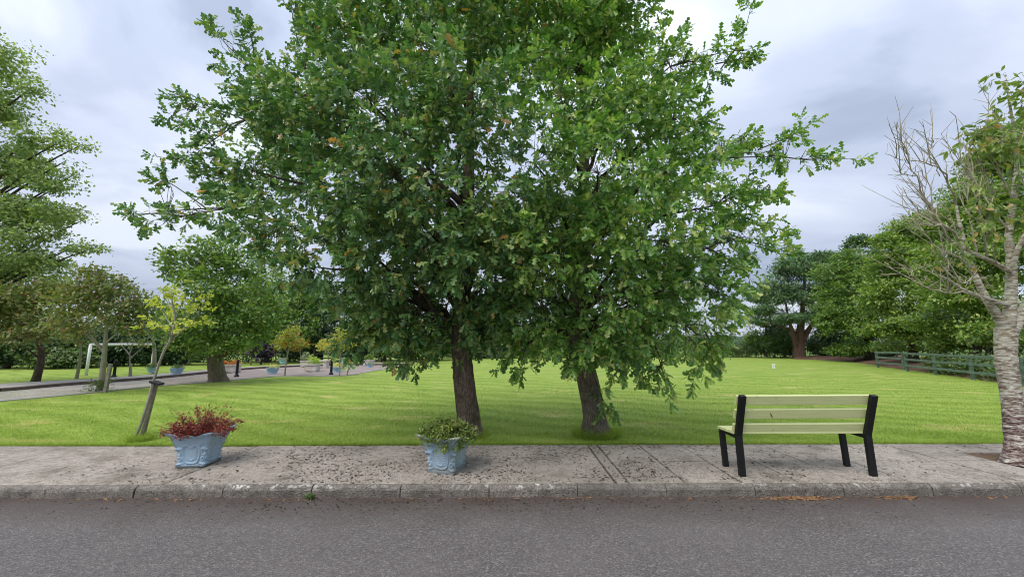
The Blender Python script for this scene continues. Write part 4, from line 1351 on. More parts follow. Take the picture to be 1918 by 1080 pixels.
for q in B:
    cv = smooth_path([PT(*p) for p in q], 16)
    cv[1:] += rg.normal(size=(len(cv) - 1, 3)) * 0.008
    limbo = tube(cv, np.linspace(0.012 if len(q) > 3 else 0.006, 0.003, len(cv)), 6)
    part('branch', [limbo], mCherryT, ch, True)
    cvs.append(cv)
    for s in range(4 if len(q) > 3 else 1):     # finer branches
        i = rg.integers(3, len(cv) - 2)
        dd = unit(unit(cv[-1] - cv[0]) * 0.6 + np.array([-0.25, 0, 0.55]) + rg.normal(size=3) * 0.35)
        ln = 0.25 + 0.40 * rg.random()
        sb_ = curve(cv[i], cv[i] + dd * ln * 0.5 + rg.normal(size=3) * 0.04, cv[i] + dd * ln + [0, 0, 0.06], 8)
        tw.append(tube(sb_, np.linspace(0.0065, 0.0025, 8), 5, cap=False))
        for z_ in range(4):
            p0 = sb_[rg.integers(2, 8)]
            d2 = unit(dd + rg.normal(size=3) * 0.5)
            tw.append(tube(np.array([p0, p0 + d2 * 0.06, p0 + d2 * (0.10 + 0.12 * rg.random())]), [0.0038, 0.003, 0.002], 4, cap=False))
    for s in range(9):                      # side shoots
        i = rg.integers(3, len(cv))
        p0 = cv[i]
        dd = unit(np.array([rg.normal() * 0.6 - 0.2, rg.normal() * 0.6, 0.9 + 0.3 * rg.normal()]))
        ln = 0.08 + 0.26 * rg.random() ** 2
        tw.append(tube(np.array([p0, p0 + dd * ln * 0.5 + rg.normal(size=3) * 0.01, p0 + dd * ln]), [0.0045, 0.0035, 0.0025], 4, cap=False))
part('twigs', tw, mCherryT, ch, kind='stuff')
P, A = [], []
for cv in lm[1:3] + lm[5:6] + [cvs[10], cvs[11], cvs[18], cvs[19], cvs[20]]:
    for q in range(20):
        i = rg.integers(len(cv) // 2, len(cv))
        P.append(cv[i] + rg.normal(size=3) * 0.04)
        A.append(np.r_[rg.normal(size=3) * 0.7] + [0, 0, -0.1])
for cv in (lm[0], lm[3], lm[4], cvs[6], cvs[7]):
    for q in range(2):
        i = rg.integers(len(cv) // 3, len(cv))
        P.append(cv[i])
        A.append(rg.normal(size=3) * 0.7)
P, A = np.array(P), unit(np.array(A))
pos, rot, sc, ends = spray_leaves(P, A, rg, 6, 0.18, 0.095)
rot = frames(unit(rot[:, :, 1] + [0, 0, -0.5]), rot[:, :, 2])
me = build('leaf', [(oval(0.22, 0.3, 0.35)[0], OVA[1], 0)], mCherryL)
vis = pos[:, 0] / (pos[:, 1] + 1e-6) < 1.42
order = np.argsort(~vis * 100 + np.linalg.norm(pos - np.array([0, 0, CAMH]), axis=1))
for q in order[:300]:
    M4 = np.eye(4)
    M4[:3, :3] = rot[q] * sc[q]
    M4[:3, 3] = pos[q] - ORG[ch]
    o = bpy.data.objects.new('leaf', me)
    COL.objects.link(o)
    o.parent = ch
    o.matrix_local = Matrix(M4.tolist())
part('foliage', [leaves(OVA, pos[order[300:]], rot[order[300:]], sc[order[300:]])], mCherryL, ch, kind='stuff')
part('shoots', [prisms(P, ends, 0.0025, 0.0012)], mCherryT, ch, kind='stuff')

# ================================================================== TREES FURTHER OFF
def tree(name, base, label, cat, lobes, mleaf, mbark, trunk_r, seed, per_m2=9, per=14, rad=0.30, size=0.11, gap=-0.3, gs=1.6, trunk_top=None,
         tpl=None, group=None, upw=0.8, flat=0.55, lean=(0, 0), limbs=True, shell=0.42):
    """lobes: list of (px, py, depth, rx, rz) """
    rg = np.random.default_rng(seed)
    per_m2, per, size = per_m2 * 2.0, int(per * 1.4), size * 1.25
    base = np.asarray(base, float)
    t = thing(name, base, label, cat, group)
    L = [(PT(a, b, c), np.array([rx, (rx + rz) / 2, rz])) for a, b, c, rx, rz in lobes]
    ctr = np.mean([l[0] for l in L], 0)
    topz = max(l[0][2] for l in L)
    top = np.array(trunk_top) if trunk_top is not None else (0.5 * ctr + 0.5 * max((l[0] for l in L), key=lambda q: q[2])) * [1, 1, 0] + [0, 0, topz - 0.2]
    path = smooth_path([base - [0, 0, 0.05], base + (top - base) * 0.33 + np.r_[rg.normal(size=2) * trunk_r * 0.5, 0] + [lean[0], lean[1], 0], base + (top - base) * 0.66, top], 22)
    r = np.interp(np.linspace(0, 1, len(path)), [0, 0.06, 0.35, 1], [trunk_r * 1.35, trunk_r, trunk_r * 0.8, trunk_r * 0.15])
    pieces = [tube(path, r, 12, cap=False)]
    if limbs:
        for c, rr in L:
            dd = np.linalg.norm(c[:2] - top[:2])
            za = np.clip(c[2] - 0.6 * dd - 0.2, base[2] + 0.2 * (top[2] - base[2]), top[2])
            p0 = path[np.argmin(np.abs(path[:, 2] - za))]
            cv = curve(p0, p0 * 0.5 + c * 0.5 + [0, 0, 0.1 * dd], c, 6)
            pieces.append(tube(cv, np.linspace(min(trunk_r * 0.45, 0.02 + 0.02 * dd), 0.012, 6), 6, cap=False))
    part('trunk', pieces, mbark, t, True)
    P, Dd = crown_clumps(L, rg, per_m2, gap, gs, shell)
    pos, rot, sc = clump_leaves(P, Dd, rg, per, rad, size, flat, upw)
    part('crown', [leaves(tpl or DIA, pos, rot, sc)], mleaf, t, kind='stuff')
    # twigs to a share of the clumps
    return t


# tall tree at the left edge
tb = G(-95, 716)
tree('tall_tree', tb, 'tall airy tree with wind swept layered branches rising at the left edge', 'tree',
     [(20, 95, 14.5, .7, .8), (-20, 180, 14.5, 1.2, 1.0), (60, 165, 14.5, .4, .3), (75, 255, 14.5, .9, .5), (120, 262, 14.5, .45, .25), (155, 270, 14.5, .3, .16), (-20, 290, 14.5, 1.6, 1.1),
      (70, 330, 14.5, 1.0, .6), (125, 300, 14.5, .35, .2), (30, 410, 14.5, 1.5, 1.0), (110, 400, 14.5, .8, .45), (155, 412, 14.5, .35, .16), (-60, 480, 14.5, 1.6, 1.0), (70, 480, 14.5, 1.3, .7), (140, 462, 14.5, .7, .25),
      (180, 462, 14.5, .28, .14), (100, 540, 14.5, 1.2, .5), (20, 560, 14.5, 1.4, .6), (-120, 330, 15, 1.8, 1.6), (-120, 120, 15, 1.5, 1.6), (110, 350, 14.5, .8, .35), (135, 330, 14.5, .5, .2), (10, 200, 15.2, .9, .7), (30, 300, 15.2, 1.1, .7), (40, 400, 15.2, 1.3, .7), (50, 500, 15.2, 1.4, .7), (10, 130, 15, .8, .6), (-40, 560, 15, 1.6, .7), (80, 440, 14.2, 1.0, .4)],
     mTall, mDarkBark, 0.20, 101, 17, 16, 0.28, 0.094, -0.20, 2.2, tpl=DIA, trunk_top=PT(-60, 90, 14.8), flat=0.35)
# rusty small trees on the left
k0 = G(66, 716)
tree('hawthorn_tree', k0, 'small reddish leaved tree with a dark trunk standing alone at far left of the path', 'tree',
     [(60, 560, 14, .9, .6), (20, 590, 14, .9, .6), (100, 600, 14, .8, .55), (50, 625, 14, .8, .35), (0, 560, 14, 1.0, .7), (90, 545, 14, .8, .4), (10, 630, 14, .6, .3)],
     mRust, mDarkBark, 0.13, 102, 16, 14, 0.28, 0.10, -0.35, 1.8)
k1 = G(188, 732)
tree('crab_apple_tree', k1, 'rusty leaved tree with a pale slanting trunk and short stake beside the path', 'tree',
     [(190, 540, 12, .8, .55), (150, 560, 12, .8, .6), (230, 580, 12, .75, .6), (180, 600, 12, .9, .6), (130, 600, 12, .7, .45), (240, 608, 12, .55, .32), (165, 622, 12, .6, .18), (175, 510, 12, .5, .25), (255, 560, 12, .4, .35), (215, 530, 12, .4, .2)],
     mRust, mGrey, 0.085, 103, 18, 14, 0.25, 0.085, -0.30, 2.1, trunk_top=PT(206, 540, 12), lean=(0.03, 0))
st = thing('tree_stake', G(196, 735), 'dark short wooden stake beside the slanting rusty leaved tree', 'stake')
part('post', [beam(G(197, 735), PT(207, 681, DEP(197, 735)), 0.10, 0.07, (0, 1, 0), bev=0.006)], mStake, st)
rg = np.random.default_rng(77)
P = G(186, 733) + np.stack([rg.normal(size=60) * 0.18, rg.normal(size=60) * 0.12, rg.random(60) * 0.35], 1)
pos, rot, sc = clump_leaves(P, unit(rg.normal(size=(60, 3)) + UP), rg, 10, 0.08, 0.06)
solo('suckers', [leaves(DIA, pos, rot, sc)], mHedge, 'low leafy suckers round the foot of the slanting rusty tree', 'plant', loc=tuple(G(186, 733)))
tree('grey_tree', G(243, 707), 'small pale barked tree with bare spreading branches under the goal crossbar', 'tree',
     [(250, 640, 17.3, .7, .15), (275, 645, 17.3, .5, .12), (225, 645, 17.3, .4, .12)], mRust, mGrey, 0.07, 104, 8, 8, 0.2, 0.08, -0.1, trunk_top=PT(243, 662, 17.3))
tree('thin_tree', G(143, 709), 'thin pale stemmed young tree between the dark trunk and the left goalpost', 'tree',
     [(148, 625, 16.5, .6, .4), (160, 610, 16.5, .5, .35)], mRust, mGrey, 0.065, 105, 12, 12, 0.2, 0.08, -0.4)
tree('young_tree', G(288, 699), 'young green tree with grey trunk just right of the right goalpost', 'tree',
     [(295, 610, 19.5, .9, .6), (280, 580, 19.5, .8, .6), (310, 590, 19.5, .8, .7), (270, 620, 19.5, .6, .35)], mMid, mGrey, 0.10, 106, 12, 12, 0.28, 0.1, -0.3)
# the middle oak by the path
ko = G(409, 714)
tree('path_oak_tree', ko, 'bushy mid green tree with a stout flared trunk standing beside the path', 'tree',
     [(400, 470, 15.2, 1.1, .5), (350, 500, 15.2, .9, .6), (450, 500, 15.2, 1.0, .7), (320, 520, 15.2, .4, .4), (400, 540, 14.6, 1.3, .8), (340, 580, 15, .8, .7), (470, 560, 15, .9, .8), (510, 580, 15.2, .5, .6), (400, 600, 14.6, 1.4, .7),
      (350, 630, 15, .7, .4), (455, 630, 14.8, .8, .45), (500, 610, 15.2, .5, .35), (375, 655, 15, .45, .25), (410, 645, 14.5, 1.2, .32), (345, 640, 14.8, .7, .3), (468, 645, 14.8, .7, .28), (420, 640, 15.8, 1.0, .4), (330, 470, 15.2, .3, .2), (480, 470, 15.4, .7, .4), (310, 480, 15.2, .18, .15)],
     mMid, mOakBark, 0.30, 107, 14, 15, 0.30, 0.115, -0.33, 1.7, trunk_top=PT(408, 520, 15.5))
# small trees round the court
def berry_tree(px, py, lobes, mleaf, label, seed, tr=0.04, size=0.10, berries=True, lean=0.0, stakepx=None):
    d = DEP(px, py)
    t = tree('rowan_tree', G(px, py), label, 'tree', [(a, b, d, rx, rz) for a, b, rx, rz in lobes], mleaf, mGrey, tr, seed, 30, 12, 0.15, size * 0.8, -0.25, 3.2,
             group='young trees round the gravel court', limbs=True)
    if berries:
        rg = np.random.default_rng(seed)
        pc = []
        for a, b, rx, rz in lobes:
            for q in range(4):
                c = PT(a, b, d - rx * 0.7) + rg.normal(size=3) * [rx * .5, .1, rz * .45]
                P = c + rg.normal(size=(9, 3)) * 0.07
                dd = unit(rg.normal(size=(9, 3)))
                pc.append(leaves(diamond(0.5, 0.5, 0), P, frames(dd, rg.normal(size=(9, 3))), np.full(9, 0.06)))
        part('berries', pc, mBerry, t, kind='stuff')
    return t


berry_tree(533, 703, [(535, 632, .45, .28), (548, 622, .4, .22), (552, 640, .35, .22), (528, 645, .3, .18)], mRowan, 'young rowan with orange berries at the near edge of the court', 111)
berry_tree(564.5, 680, [(562, 640, .8, .5), (552, 650, .5, .3), (574, 645, .45, .3)], mRowan, 'young rowan with orange berries behind the court left of the lime green trough', 112)
berry_tree(521.5, 681, [(517, 645, .75, .5), (507, 655, .5, .3), (528, 640, .5, .4)], mRowan, 'yellowing young rowan with few berries farthest left behind the court', 113)
berry_tree(636, 704, [(637, 630, .30, .28), (624, 643, .28, .20), (648, 640, .28, .20), (638, 652, .40, .14), (640, 618, .18, .16), (614, 648, .14, .10), (658, 645, .12, .10)], mGold, 'golden leaved young tree beside the black bollard at the court edge', 114, 0.035, 0.10, False)
berry_tree(458, 680, [(455, 658, .5, .3), (466, 655, .45, .25)], mRowan, 'small lime leaved tree on the lawn right of the stout path tree', 115, 0.05, 0.11, False)
tree('leaning_tree', G(619, 684), 'small tree with a thin crooked leaning trunk behind the golden tree', 'tree', [(612, 645, 25.5, .5, .35), (604, 650, 25.5, .3, .2)], mGold, mGrey, 0.06, 116, 20, 10, 0.2, 0.1, trunk_top=PT(612, 655, 25.5))
tree('sapling', G(712, 693.5), 'thin bare stemmed sapling in the grass at the right of the court', 'tree', [(712, 668, 22.5, .22, .25)], mMid, mGrey, 0.03, 117, 10, 6, 0.15, 0.08)
tree('sapling', G(795, 680), 'pale thin sapling before the far fence left of the left oak trunk', 'tree', [(793, 655, 29.5, .6, .4), (800, 645, 29.5, .5, .4)], mMid, mGrey, 0.06, 118, 14, 10, 0.2, 0.1)
tree('pale_trunk_tree', G(396, 691), 'pale trunked tree seen just behind the left bollard by the stout tree', 'tree', [(392, 640, 23.0, .8, .5), (375, 645, 23, .7, .4)], mRust, mGrey, 0.10, 119, 14, 12, 0.25, 0.1)

# wooded backdrop, left to right
BK = [
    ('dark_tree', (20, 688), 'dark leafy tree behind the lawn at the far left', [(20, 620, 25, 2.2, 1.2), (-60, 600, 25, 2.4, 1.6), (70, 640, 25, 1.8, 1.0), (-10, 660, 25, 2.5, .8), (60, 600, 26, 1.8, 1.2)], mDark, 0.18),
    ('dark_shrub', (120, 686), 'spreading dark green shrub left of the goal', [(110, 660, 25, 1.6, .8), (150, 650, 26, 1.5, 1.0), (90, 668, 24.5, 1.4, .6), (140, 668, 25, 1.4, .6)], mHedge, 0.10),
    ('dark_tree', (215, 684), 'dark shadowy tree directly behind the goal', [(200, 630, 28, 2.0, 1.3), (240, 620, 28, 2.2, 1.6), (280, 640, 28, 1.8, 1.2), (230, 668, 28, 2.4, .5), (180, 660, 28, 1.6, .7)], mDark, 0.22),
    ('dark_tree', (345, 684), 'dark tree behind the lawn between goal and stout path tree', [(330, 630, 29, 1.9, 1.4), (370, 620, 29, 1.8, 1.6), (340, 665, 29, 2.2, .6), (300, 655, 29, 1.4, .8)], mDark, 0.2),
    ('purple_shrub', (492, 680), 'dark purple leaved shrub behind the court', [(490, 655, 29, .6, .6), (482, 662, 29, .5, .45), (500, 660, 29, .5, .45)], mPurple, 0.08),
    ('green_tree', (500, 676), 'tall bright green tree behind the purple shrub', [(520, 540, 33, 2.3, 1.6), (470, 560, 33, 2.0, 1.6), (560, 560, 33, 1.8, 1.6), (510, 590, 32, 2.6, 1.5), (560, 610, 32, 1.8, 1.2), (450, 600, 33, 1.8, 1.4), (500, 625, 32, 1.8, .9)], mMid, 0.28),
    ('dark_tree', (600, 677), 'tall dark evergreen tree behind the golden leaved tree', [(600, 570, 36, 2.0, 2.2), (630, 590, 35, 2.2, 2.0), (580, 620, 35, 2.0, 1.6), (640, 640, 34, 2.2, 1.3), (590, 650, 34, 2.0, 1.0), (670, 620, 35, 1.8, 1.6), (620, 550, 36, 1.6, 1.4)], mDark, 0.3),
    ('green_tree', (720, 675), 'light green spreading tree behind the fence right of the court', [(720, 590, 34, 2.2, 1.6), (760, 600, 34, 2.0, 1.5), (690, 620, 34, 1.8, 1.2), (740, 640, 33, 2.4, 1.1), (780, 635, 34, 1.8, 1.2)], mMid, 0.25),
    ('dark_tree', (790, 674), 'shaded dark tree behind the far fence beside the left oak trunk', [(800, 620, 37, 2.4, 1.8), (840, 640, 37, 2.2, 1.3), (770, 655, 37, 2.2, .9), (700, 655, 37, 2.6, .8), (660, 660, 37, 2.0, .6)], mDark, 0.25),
    ('green_tree', (905, 671), 'rounded mid green tree beyond the fence between the two oak trunks', [(900, 635, 42, 2.6, 1.4), (950, 640, 42, 2.4, 1.3), (1000, 645, 42, 2.2, 1.2), (930, 655, 42, 3.0, .8)], mMid, 0.25),
    ('green_tree', (1060, 671), 'pale green bushy tree beyond the lawn behind the right oak trunk', [(1050, 648, 42, 2.4, 1.1), (1100, 645, 42, 2.2, 1.2), (1150, 650, 42, 2.4, 1.0)], mHedge, 0.2),
    ('thin_leaved_tree', (1350, 670), 'thin airy tree in the hedge beside the gap with the distant hill', [(1340, 600, 43, 1.5, 1.6), (1325, 630, 43, 1.6, 1.2), (1362, 630, 43, 1.2, .9), (1310, 600, 43, 1.3, 1.4)], mHedge, 0.14),
]
sd = 200
for nm, (px, py), lab, lob, mt, tr in BK:
    sd += 1
    dd = lob[0][2]
    b = PT(px, 640, dd)
    b[2] = 0.0 if b[1] < 49 else -0.05
    airy = nm == 'thin_leaved_tree'
    tree(nm, b, lab, 'shrub' if 'shrub' in nm else 'tree', lob, mt, mDarkBark, tr, sd, 3.2 if airy else (7.5 if mt is not mDark else 6.5), 14, 0.45, 0.17, -0.35 if not airy else 0.0, 0.9,
         group=None)

# far hedge
rg = np.random.default_rng(90)
hp = []
for px in np.arange(815, 1500, 5.2):
    hgt = 2.5 + 0.5 * math.sin(px * 0.045) + 0.4 * math.sin(px * 0.13 + 1) - (0.5 if 1375 < px < 1425 else 0)
    for q in range(26):
        z = rg.random() ** 0.8 * hgt
        p = PT(px + rg.normal() * 5, 640, 42.5 + rg.normal() * 0.5 + z * 0.25)
        p[2] = z
        hp.append(p)
hp = np.array(hp)
pos, rot, sc = clump_leaves(hp, unit(rg.normal(size=hp.shape) + [0, -0.8, 0.4]), rg, 13, 0.38, 0.17)
hm = thing('hedge', PT(1150, 640, 42) * [1, 1, 0], 'long mixed green hedge along the far end of the lawn', 'hedge')
part('foliage', [leaves(DIA, pos, rot, sc)], mHedge, hm, kind='stuff')
base_pts = np.array([PT(px, 640, 42.8) * [1, 1, 0] for px in np.arange(820, 1490, 9)])
part('stems', [prisms(base_pts, base_pts + np.c_[rg.normal(size=(len(base_pts), 2)) * 0.3, 1.6 + rg.random(len(base_pts))], 0.04, 0.015)], mDarkBark, hm, kind='stuff')

hp = []
for px in np.arange(-120, 600, 4.6):
    hgt = 2.3 + 0.6 * math.sin(px * 0.03) + 0.5 * math.sin(px * 0.11 + 1)
    dq = 28.0 + (px + 120) * 0.011
    for q in range(16):
        z = rg.random() ** 0.8 * hgt
        p = PT(px + rg.normal() * 5, 640, dq + rg.normal() * 0.5 + z * 0.25)
        p[2] = z
        hp.append(p)
hp = np.array(hp)
pos, rot, sc = clump_leaves(hp, unit(rg.normal(size=hp.shape) + [0, -0.8, 0.4]), rg, 15, 0.34, 0.17)
hm2 = thing('hedge', PT(240, 640, 31) * [1, 1, 0], 'dark overgrown hedge behind the goal and the gravel court', 'hedge')
part('foliage', [leaves(DIA, pos, rot, sc)], mDark, hm2, kind='stuff')
base_pts = np.array([PT(px, 640, 28.3 + (px + 120) * 0.011) * [1, 1, 0] for px in np.arange(-110, 590, 9)])
part('stems', [prisms(base_pts, base_pts + np.c_[rg.normal(size=(len(base_pts), 2)) * 0.3, 1.4 + rg.random(len(base_pts))], 0.04, 0.015)], mDarkBark, hm2, kind='stuff')

# right side: cypress, maples
cyb = PT(1497, 640, 39)
cyb[2] = 0.25
cy = thing('cypress_tree', cyb, 'large dark cypress with reddish forked trunk at the far right end of the lawn', 'tree')
tp_ = []
for pts, r0, r1 in (([(1497, 668, 39), (1496, 640, 39), (1500, 610, 39), (1505, 560, 39), (1508, 490, 39)], 0.62, 0.08), ([(1494, 655, 39), (1484, 620, 38.6), (1478, 600, 38.4), (1470, 560, 38.4)], 0.3, 0.06),
                    ([(1500, 640, 39), (1518, 612, 39), (1540, 580, 39)], 0.35, 0.08), ([(1492, 625, 39), (1465, 612, 38.4), (1440, 606, 38.2)], 0.12, 0.03)):
    cv = smooth_path([PT(*q) for q in pts], 14)
    tp_.append(tube(cv, np.linspace(r0, r1, len(cv)), 10, cap=False))
part('trunk', tp_, mRedBark, cy, True)
cl = [(1530, 490, 39.5, 2.2, 1.0), (1475, 505, 39, 1.2, .7), (1565, 505, 39, 2.0, 1.2), (1500, 500, 39, 2.6, 1.4), (1545, 490, 39, 2.0, 1.0), (1460, 540, 39, 2.0, 1.2), (1425, 555, 39.5, 1.3, .6), (1560, 610, 38.5, 2.0, 1.0), (1460, 625, 40.5, 1.6, .8), (1590, 640, 38.5, 1.8, 1.0), (1520, 550, 38.5, 3.0, 1.3), (1580, 530, 39, 2.4, 1.4), (1440, 580, 38.5, 1.9, .5), (1480, 595, 37.8, 2.2, .45), (1545, 590, 38, 2.2, 1.0),
      (1425, 600, 38.5, 1.2, .3), (1450, 560, 38.5, 1.8, .5), (1580, 590, 39, 2.0, 1.2), (1550, 640, 39, 1.6, 1.4), (1570, 655, 39, 2.0, 1.0), (1530, 650, 40, 1.2, 1.0), (1440, 640, 41, 1.8, 1.0), (1470, 645, 41.5, 1.6, 1.1)]
P, Dd = crown_clumps([(PT(a, b, c), np.array([x, x * .8, z])) for a, b, c, x, z in cl], np.random.default_rng(301), 16, -0.34, 1.1)
pos, rot, sc = clump_leaves(P, Dd * [1, 1, 0.3], np.random.default_rng(302), 20, 0.5, 0.32, 0.22, 1.0)
part('crown', [leaves(NAR, pos, rot, sc)], mCyp, cy, kind='stuff')

MP = [
    ('conifer_tree', (1612, 640, 47), 'feathery topped conifer rising behind the maples at right', [(1612, 465, 47, 1.8, 1.4), (1590, 500, 47, 2.2, 1.4), (1640, 490, 47, 2.0, 1.4), (1620, 540, 47, 3.0, 2.2), (1605, 450, 47, .9, .7), (1632, 455, 47, 1.0, .7)], mCyp, 0.3, 0.22, 6),
    ('maple_tree', (1625, 640, 31), 'dark leaved maple right of the cypress at the lawn end', [(1610, 545, 31, 1.9, 1.4), (1580, 580, 31, 1.6, 1.2), (1640, 570, 30, 1.9, 1.4), (1600, 620, 30.5, 1.7, .9), (1650, 625, 30, 1.6, .8), (1575, 625, 31, 1.2, .7), (1635, 515, 31, 1.5, 1.0), (1600, 655, 31, 2.2, .5), (1555, 600, 31.5, 1.0, .9), (1560, 510, 33, 1.8, 1.3), (1600, 490, 33, 1.8, 1.0), (1545, 560, 33, 1.5, 1.2), (1590, 600, 30.5, 1.6, 1.1), (1620, 650, 30.5, 1.8, .5)], mMid, 0.28, 0.17, 8),
    ('maple_tree', (1705, 640, 25), 'bright yellow green maple with layered boughs over the fence end', [(1690, 480, 25, 1.5, 1.0), (1660, 510, 25, 1.4, 1.0), (1720, 500, 24.5, 1.6, 1.1), (1650, 560, 24.5, 1.4, .9), (1700, 560, 24, 1.7, 1.0), (1750, 560, 24, 1.6, 1.0), (1680, 610, 24, 1.5, .7), (1735, 615, 23.5, 1.6, .7), (1645, 610, 24.5, 1.1, .6), (1770, 615, 23.5, 1.3, .6), (1700, 645, 25.5, 2.0, .5), (1660, 450, 25.5, .8, .5), (1700, 430, 26, 1.3, .9), (1740, 440, 25.5, 1.3, 1.0), (1690, 530, 24.5, 1.7, 1.1)], mMaple, 0.26, 0.16, 9),
    ('maple_tree', (1830, 640, 18.5), 'largest maple on the right, rising behind the cherry and the fence', [(1880, 310, 19, 1.3, 1.2), (1830, 370, 19, 1.3, 1.1), (1900, 390, 18.5, 1.6, 1.3), (1780, 420, 19, 1.1, .9), (1850, 460, 18, 1.6, 1.1), (1770, 490, 18.5, 1.2, .9), (1910, 500, 18, 1.5, 1.1), (1800, 550, 18, 1.4, .9), (1870, 570, 17.5, 1.5, .9), (1940, 590, 17.5, 1.3, .9), (1740, 450, 19.5, .8, .7), (1830, 615, 17.5, 1.4, .6), (1900, 630, 17.5, 1.4, .5), (1850, 300, 19.5, .8, .6), (1920, 270, 19, 1.0, 1.0), (1790, 640, 19.5, 1.6, .4), (1740, 600, 19.5, 1.0, .7), (1880, 250, 19.5, .8, .7), (1900, 330, 19, 1.3, 1.0), (1860, 400, 18.5, 1.4, 1.0), (1960, 350, 18.5, 1.6, 1.5), (1820, 480, 18.5, 1.4, 1.0), (1750, 410, 20, .8, .6), (1850, 450, 21.5, 1.6, 1.4), (1800, 540, 21.5, 1.8, 1.3), (1900, 380, 21.5, 1.5, 1.3), (1880, 600, 21, 1.8, 1.0)], mMaple, 0.30, 0.15, 11),
    ('airy_tree', (1432, 640, 41), 'light leaved small tree left of the cypress beside the gap to the hill', [(1425, 600, 41, 1.4, 1.0), (1440, 575, 41, 1.2, .9), (1455, 610, 41, 1.4, 1.0), (1430, 635, 41, 1.6, .9), (1415, 625, 41, 1.0, .7)], mMid, 0.14, 0.17, 6),
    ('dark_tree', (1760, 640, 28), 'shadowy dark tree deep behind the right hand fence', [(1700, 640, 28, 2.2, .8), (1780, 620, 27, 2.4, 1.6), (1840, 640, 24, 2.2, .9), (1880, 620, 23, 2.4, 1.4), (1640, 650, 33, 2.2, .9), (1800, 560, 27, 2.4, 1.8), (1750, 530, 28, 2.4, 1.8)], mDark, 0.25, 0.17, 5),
]
for nm, (px, py, dd), lab, lob, mt, tr, sz, den in MP:
    sd += 1
    b = PT(px, py, dd)
    b[2] = 0.2
    tree(nm, b, lab, 'tree', lob, mt, mDarkBark, tr, sd, den * 1.25, 22, 0.42, sz * 0.86, -0.14, 1.15, flat=0.26, upw=1.3)

# ================================================================== FENCES
def fence(name, p0, p1, npost, rails, h, label, mat, pw=0.10, rl=0.10):
    p0, p1 = np.array(p0, float), np.array(p1, float)
    t = thing(name, p0, label, 'fence')
    for i in range(npost):
        q = p0 + (p1 - p0) * i / (npost - 1)
        part('post', [beam(q - [0, 0, 0.1], q + [0, 0, h], pw, pw, (p1 - p0), bev=0.01)], mat, t)
    dd = unit(p1 - p0)
    nrm = np.array([dd[1], -dd[0], 0])
    if np.dot(nrm, p0 + p1) > 0:      # rails on the lawn side
        nrm = -nrm
    for i in range(npost - 1):
        a = p0 + (p1 - p0) * i / (npost - 1)
        b = p0 + (p1 - p0) * (i + 1) / (npost - 1)
        for z in rails:
            j = RNG.normal() * 0.012
            part('rail', [beam(a + nrm * (pw / 2 + 0.02) + [0, 0, z + j] + dd * 0.006, b + nrm * (pw / 2 + 0.02) + [0, 0, z - j] - dd * 0.006, 0.035, rl, bev=0.006)], mat, t)
    return t


f0, f1 = G(1700, 695), G(2060, 742)
fence('rail_fence', f0, f1, 5, (0.30, 0.62, 0.93), 0.98, 'weathered post and rail fence under the maples along the right side of the lawn', mRail)
fence('rail_fence', G(1645, 688), G(1694, 692.5), 2, (0.30, 0.62, 0.93), 0.98, 'short length of grey rail fence by the mulch bank at right', mRail)
q0, q1 = PT(590, 640, 33), PT(940, 640, 40)
q0[2] = q1[2] = 0
fence('rail_fence', q0, q1, 12, (0.35, 0.72, 1.08), 1.15, 'long dark timber rail fence at the far end of the lawn behind the left oak', mRailD, 0.13, 0.09)
# ivy on the right fence
rg = np.random.default_rng(95)
hp = []
for t_ in np.linspace(0.03, 0.99, 130):
    for q in range(7):
        p = f0 + (f1 - f0) * t_ + np.array([0.88, -0.48, 0]) * (0.42 + 0.9 * rg.random())
        p[2] = rg.random() * (0.85 + 0.25 * math.sin(t_ * 21))
        hp.append(p)
hp = np.array(hp)
pos, rot, sc = clump_leaves(hp, unit(rg.normal(size=hp.shape) + [-0.6, -0.5, 0.3]), rg, 10, 0.22, 0.13)
iv = thing('fence_shrubs', f0, 'low dark green undergrowth growing behind the right hand fence rails', 'shrub')
part('foliage', [leaves(DIA, pos, rot, sc)], mHedge, iv, kind='stuff')

# ================================================================== GOAL
gl, gr = G(161, 703), G(283, 694)
g_ = thing('goal_frame', (gl + gr) / 2, 'white metal goal frame with two posts and a crossbar on the far left lawn', 'goal')
gtl = PT(168, 650.5, DEP(161, 703) + 0.1)
hz = 1.50
tl, tr2 = gl + [0, 0, hz], gr + [0, 0, hz + 0.02]
part('post', [tube(np.array([gl, gl + [0, 0, hz]]), [0.06, 0.06], 10)], mWhite, g_, True)
part('post', [tube(np.array([gr, gr + [0, 0, hz]]), [0.06, 0.06], 10)], mWhite, g_, True)
part('crossbar', [tube(np.array([tl, tr2]), [0.065, 0.065], 10)], mWhite, g_, True)

# ================================================================== BOLLARDS
def bollard(px, py, label):
    t = thing('bollard', G(px, py), label, 'bollard', 'black bollards along the path')
    part('shaft', [lathe([(0.060, 0.10), (0.056, 0.30), (0.050, 0.64), (0.062, 0.66), (0.062, 0.69), (0.045, 0.71)], 14)], mBlack, t, True, local=True)
    part('base', [lathe([(0.105, 0.0), (0.105, 0.05), (0.085, 0.08), (0.062, 0.12)], 14)], mBlack, t, True, local=True)
    part('cap', [lathe([(0.045, 0.71), (0.060, 0.735), (0.055, 0.77), (0.03, 0.79), (0.0, 0.795)], 14)], mBlack, t, True, local=True)
    return t


bo = bollard(443, 705.5, 'black bollard just right of the stout tree trunk beside the path')
dup(bo, G(393.5, 705.5), 'black bollard just left of the stout tree trunk by the path')
dup(bo, G(213, 706.5), 'black bollard beside the short stake of the slanting tree')
dup(bo, G(620, 701.5), 'black bollard at the court edge next to the golden leaved tree')

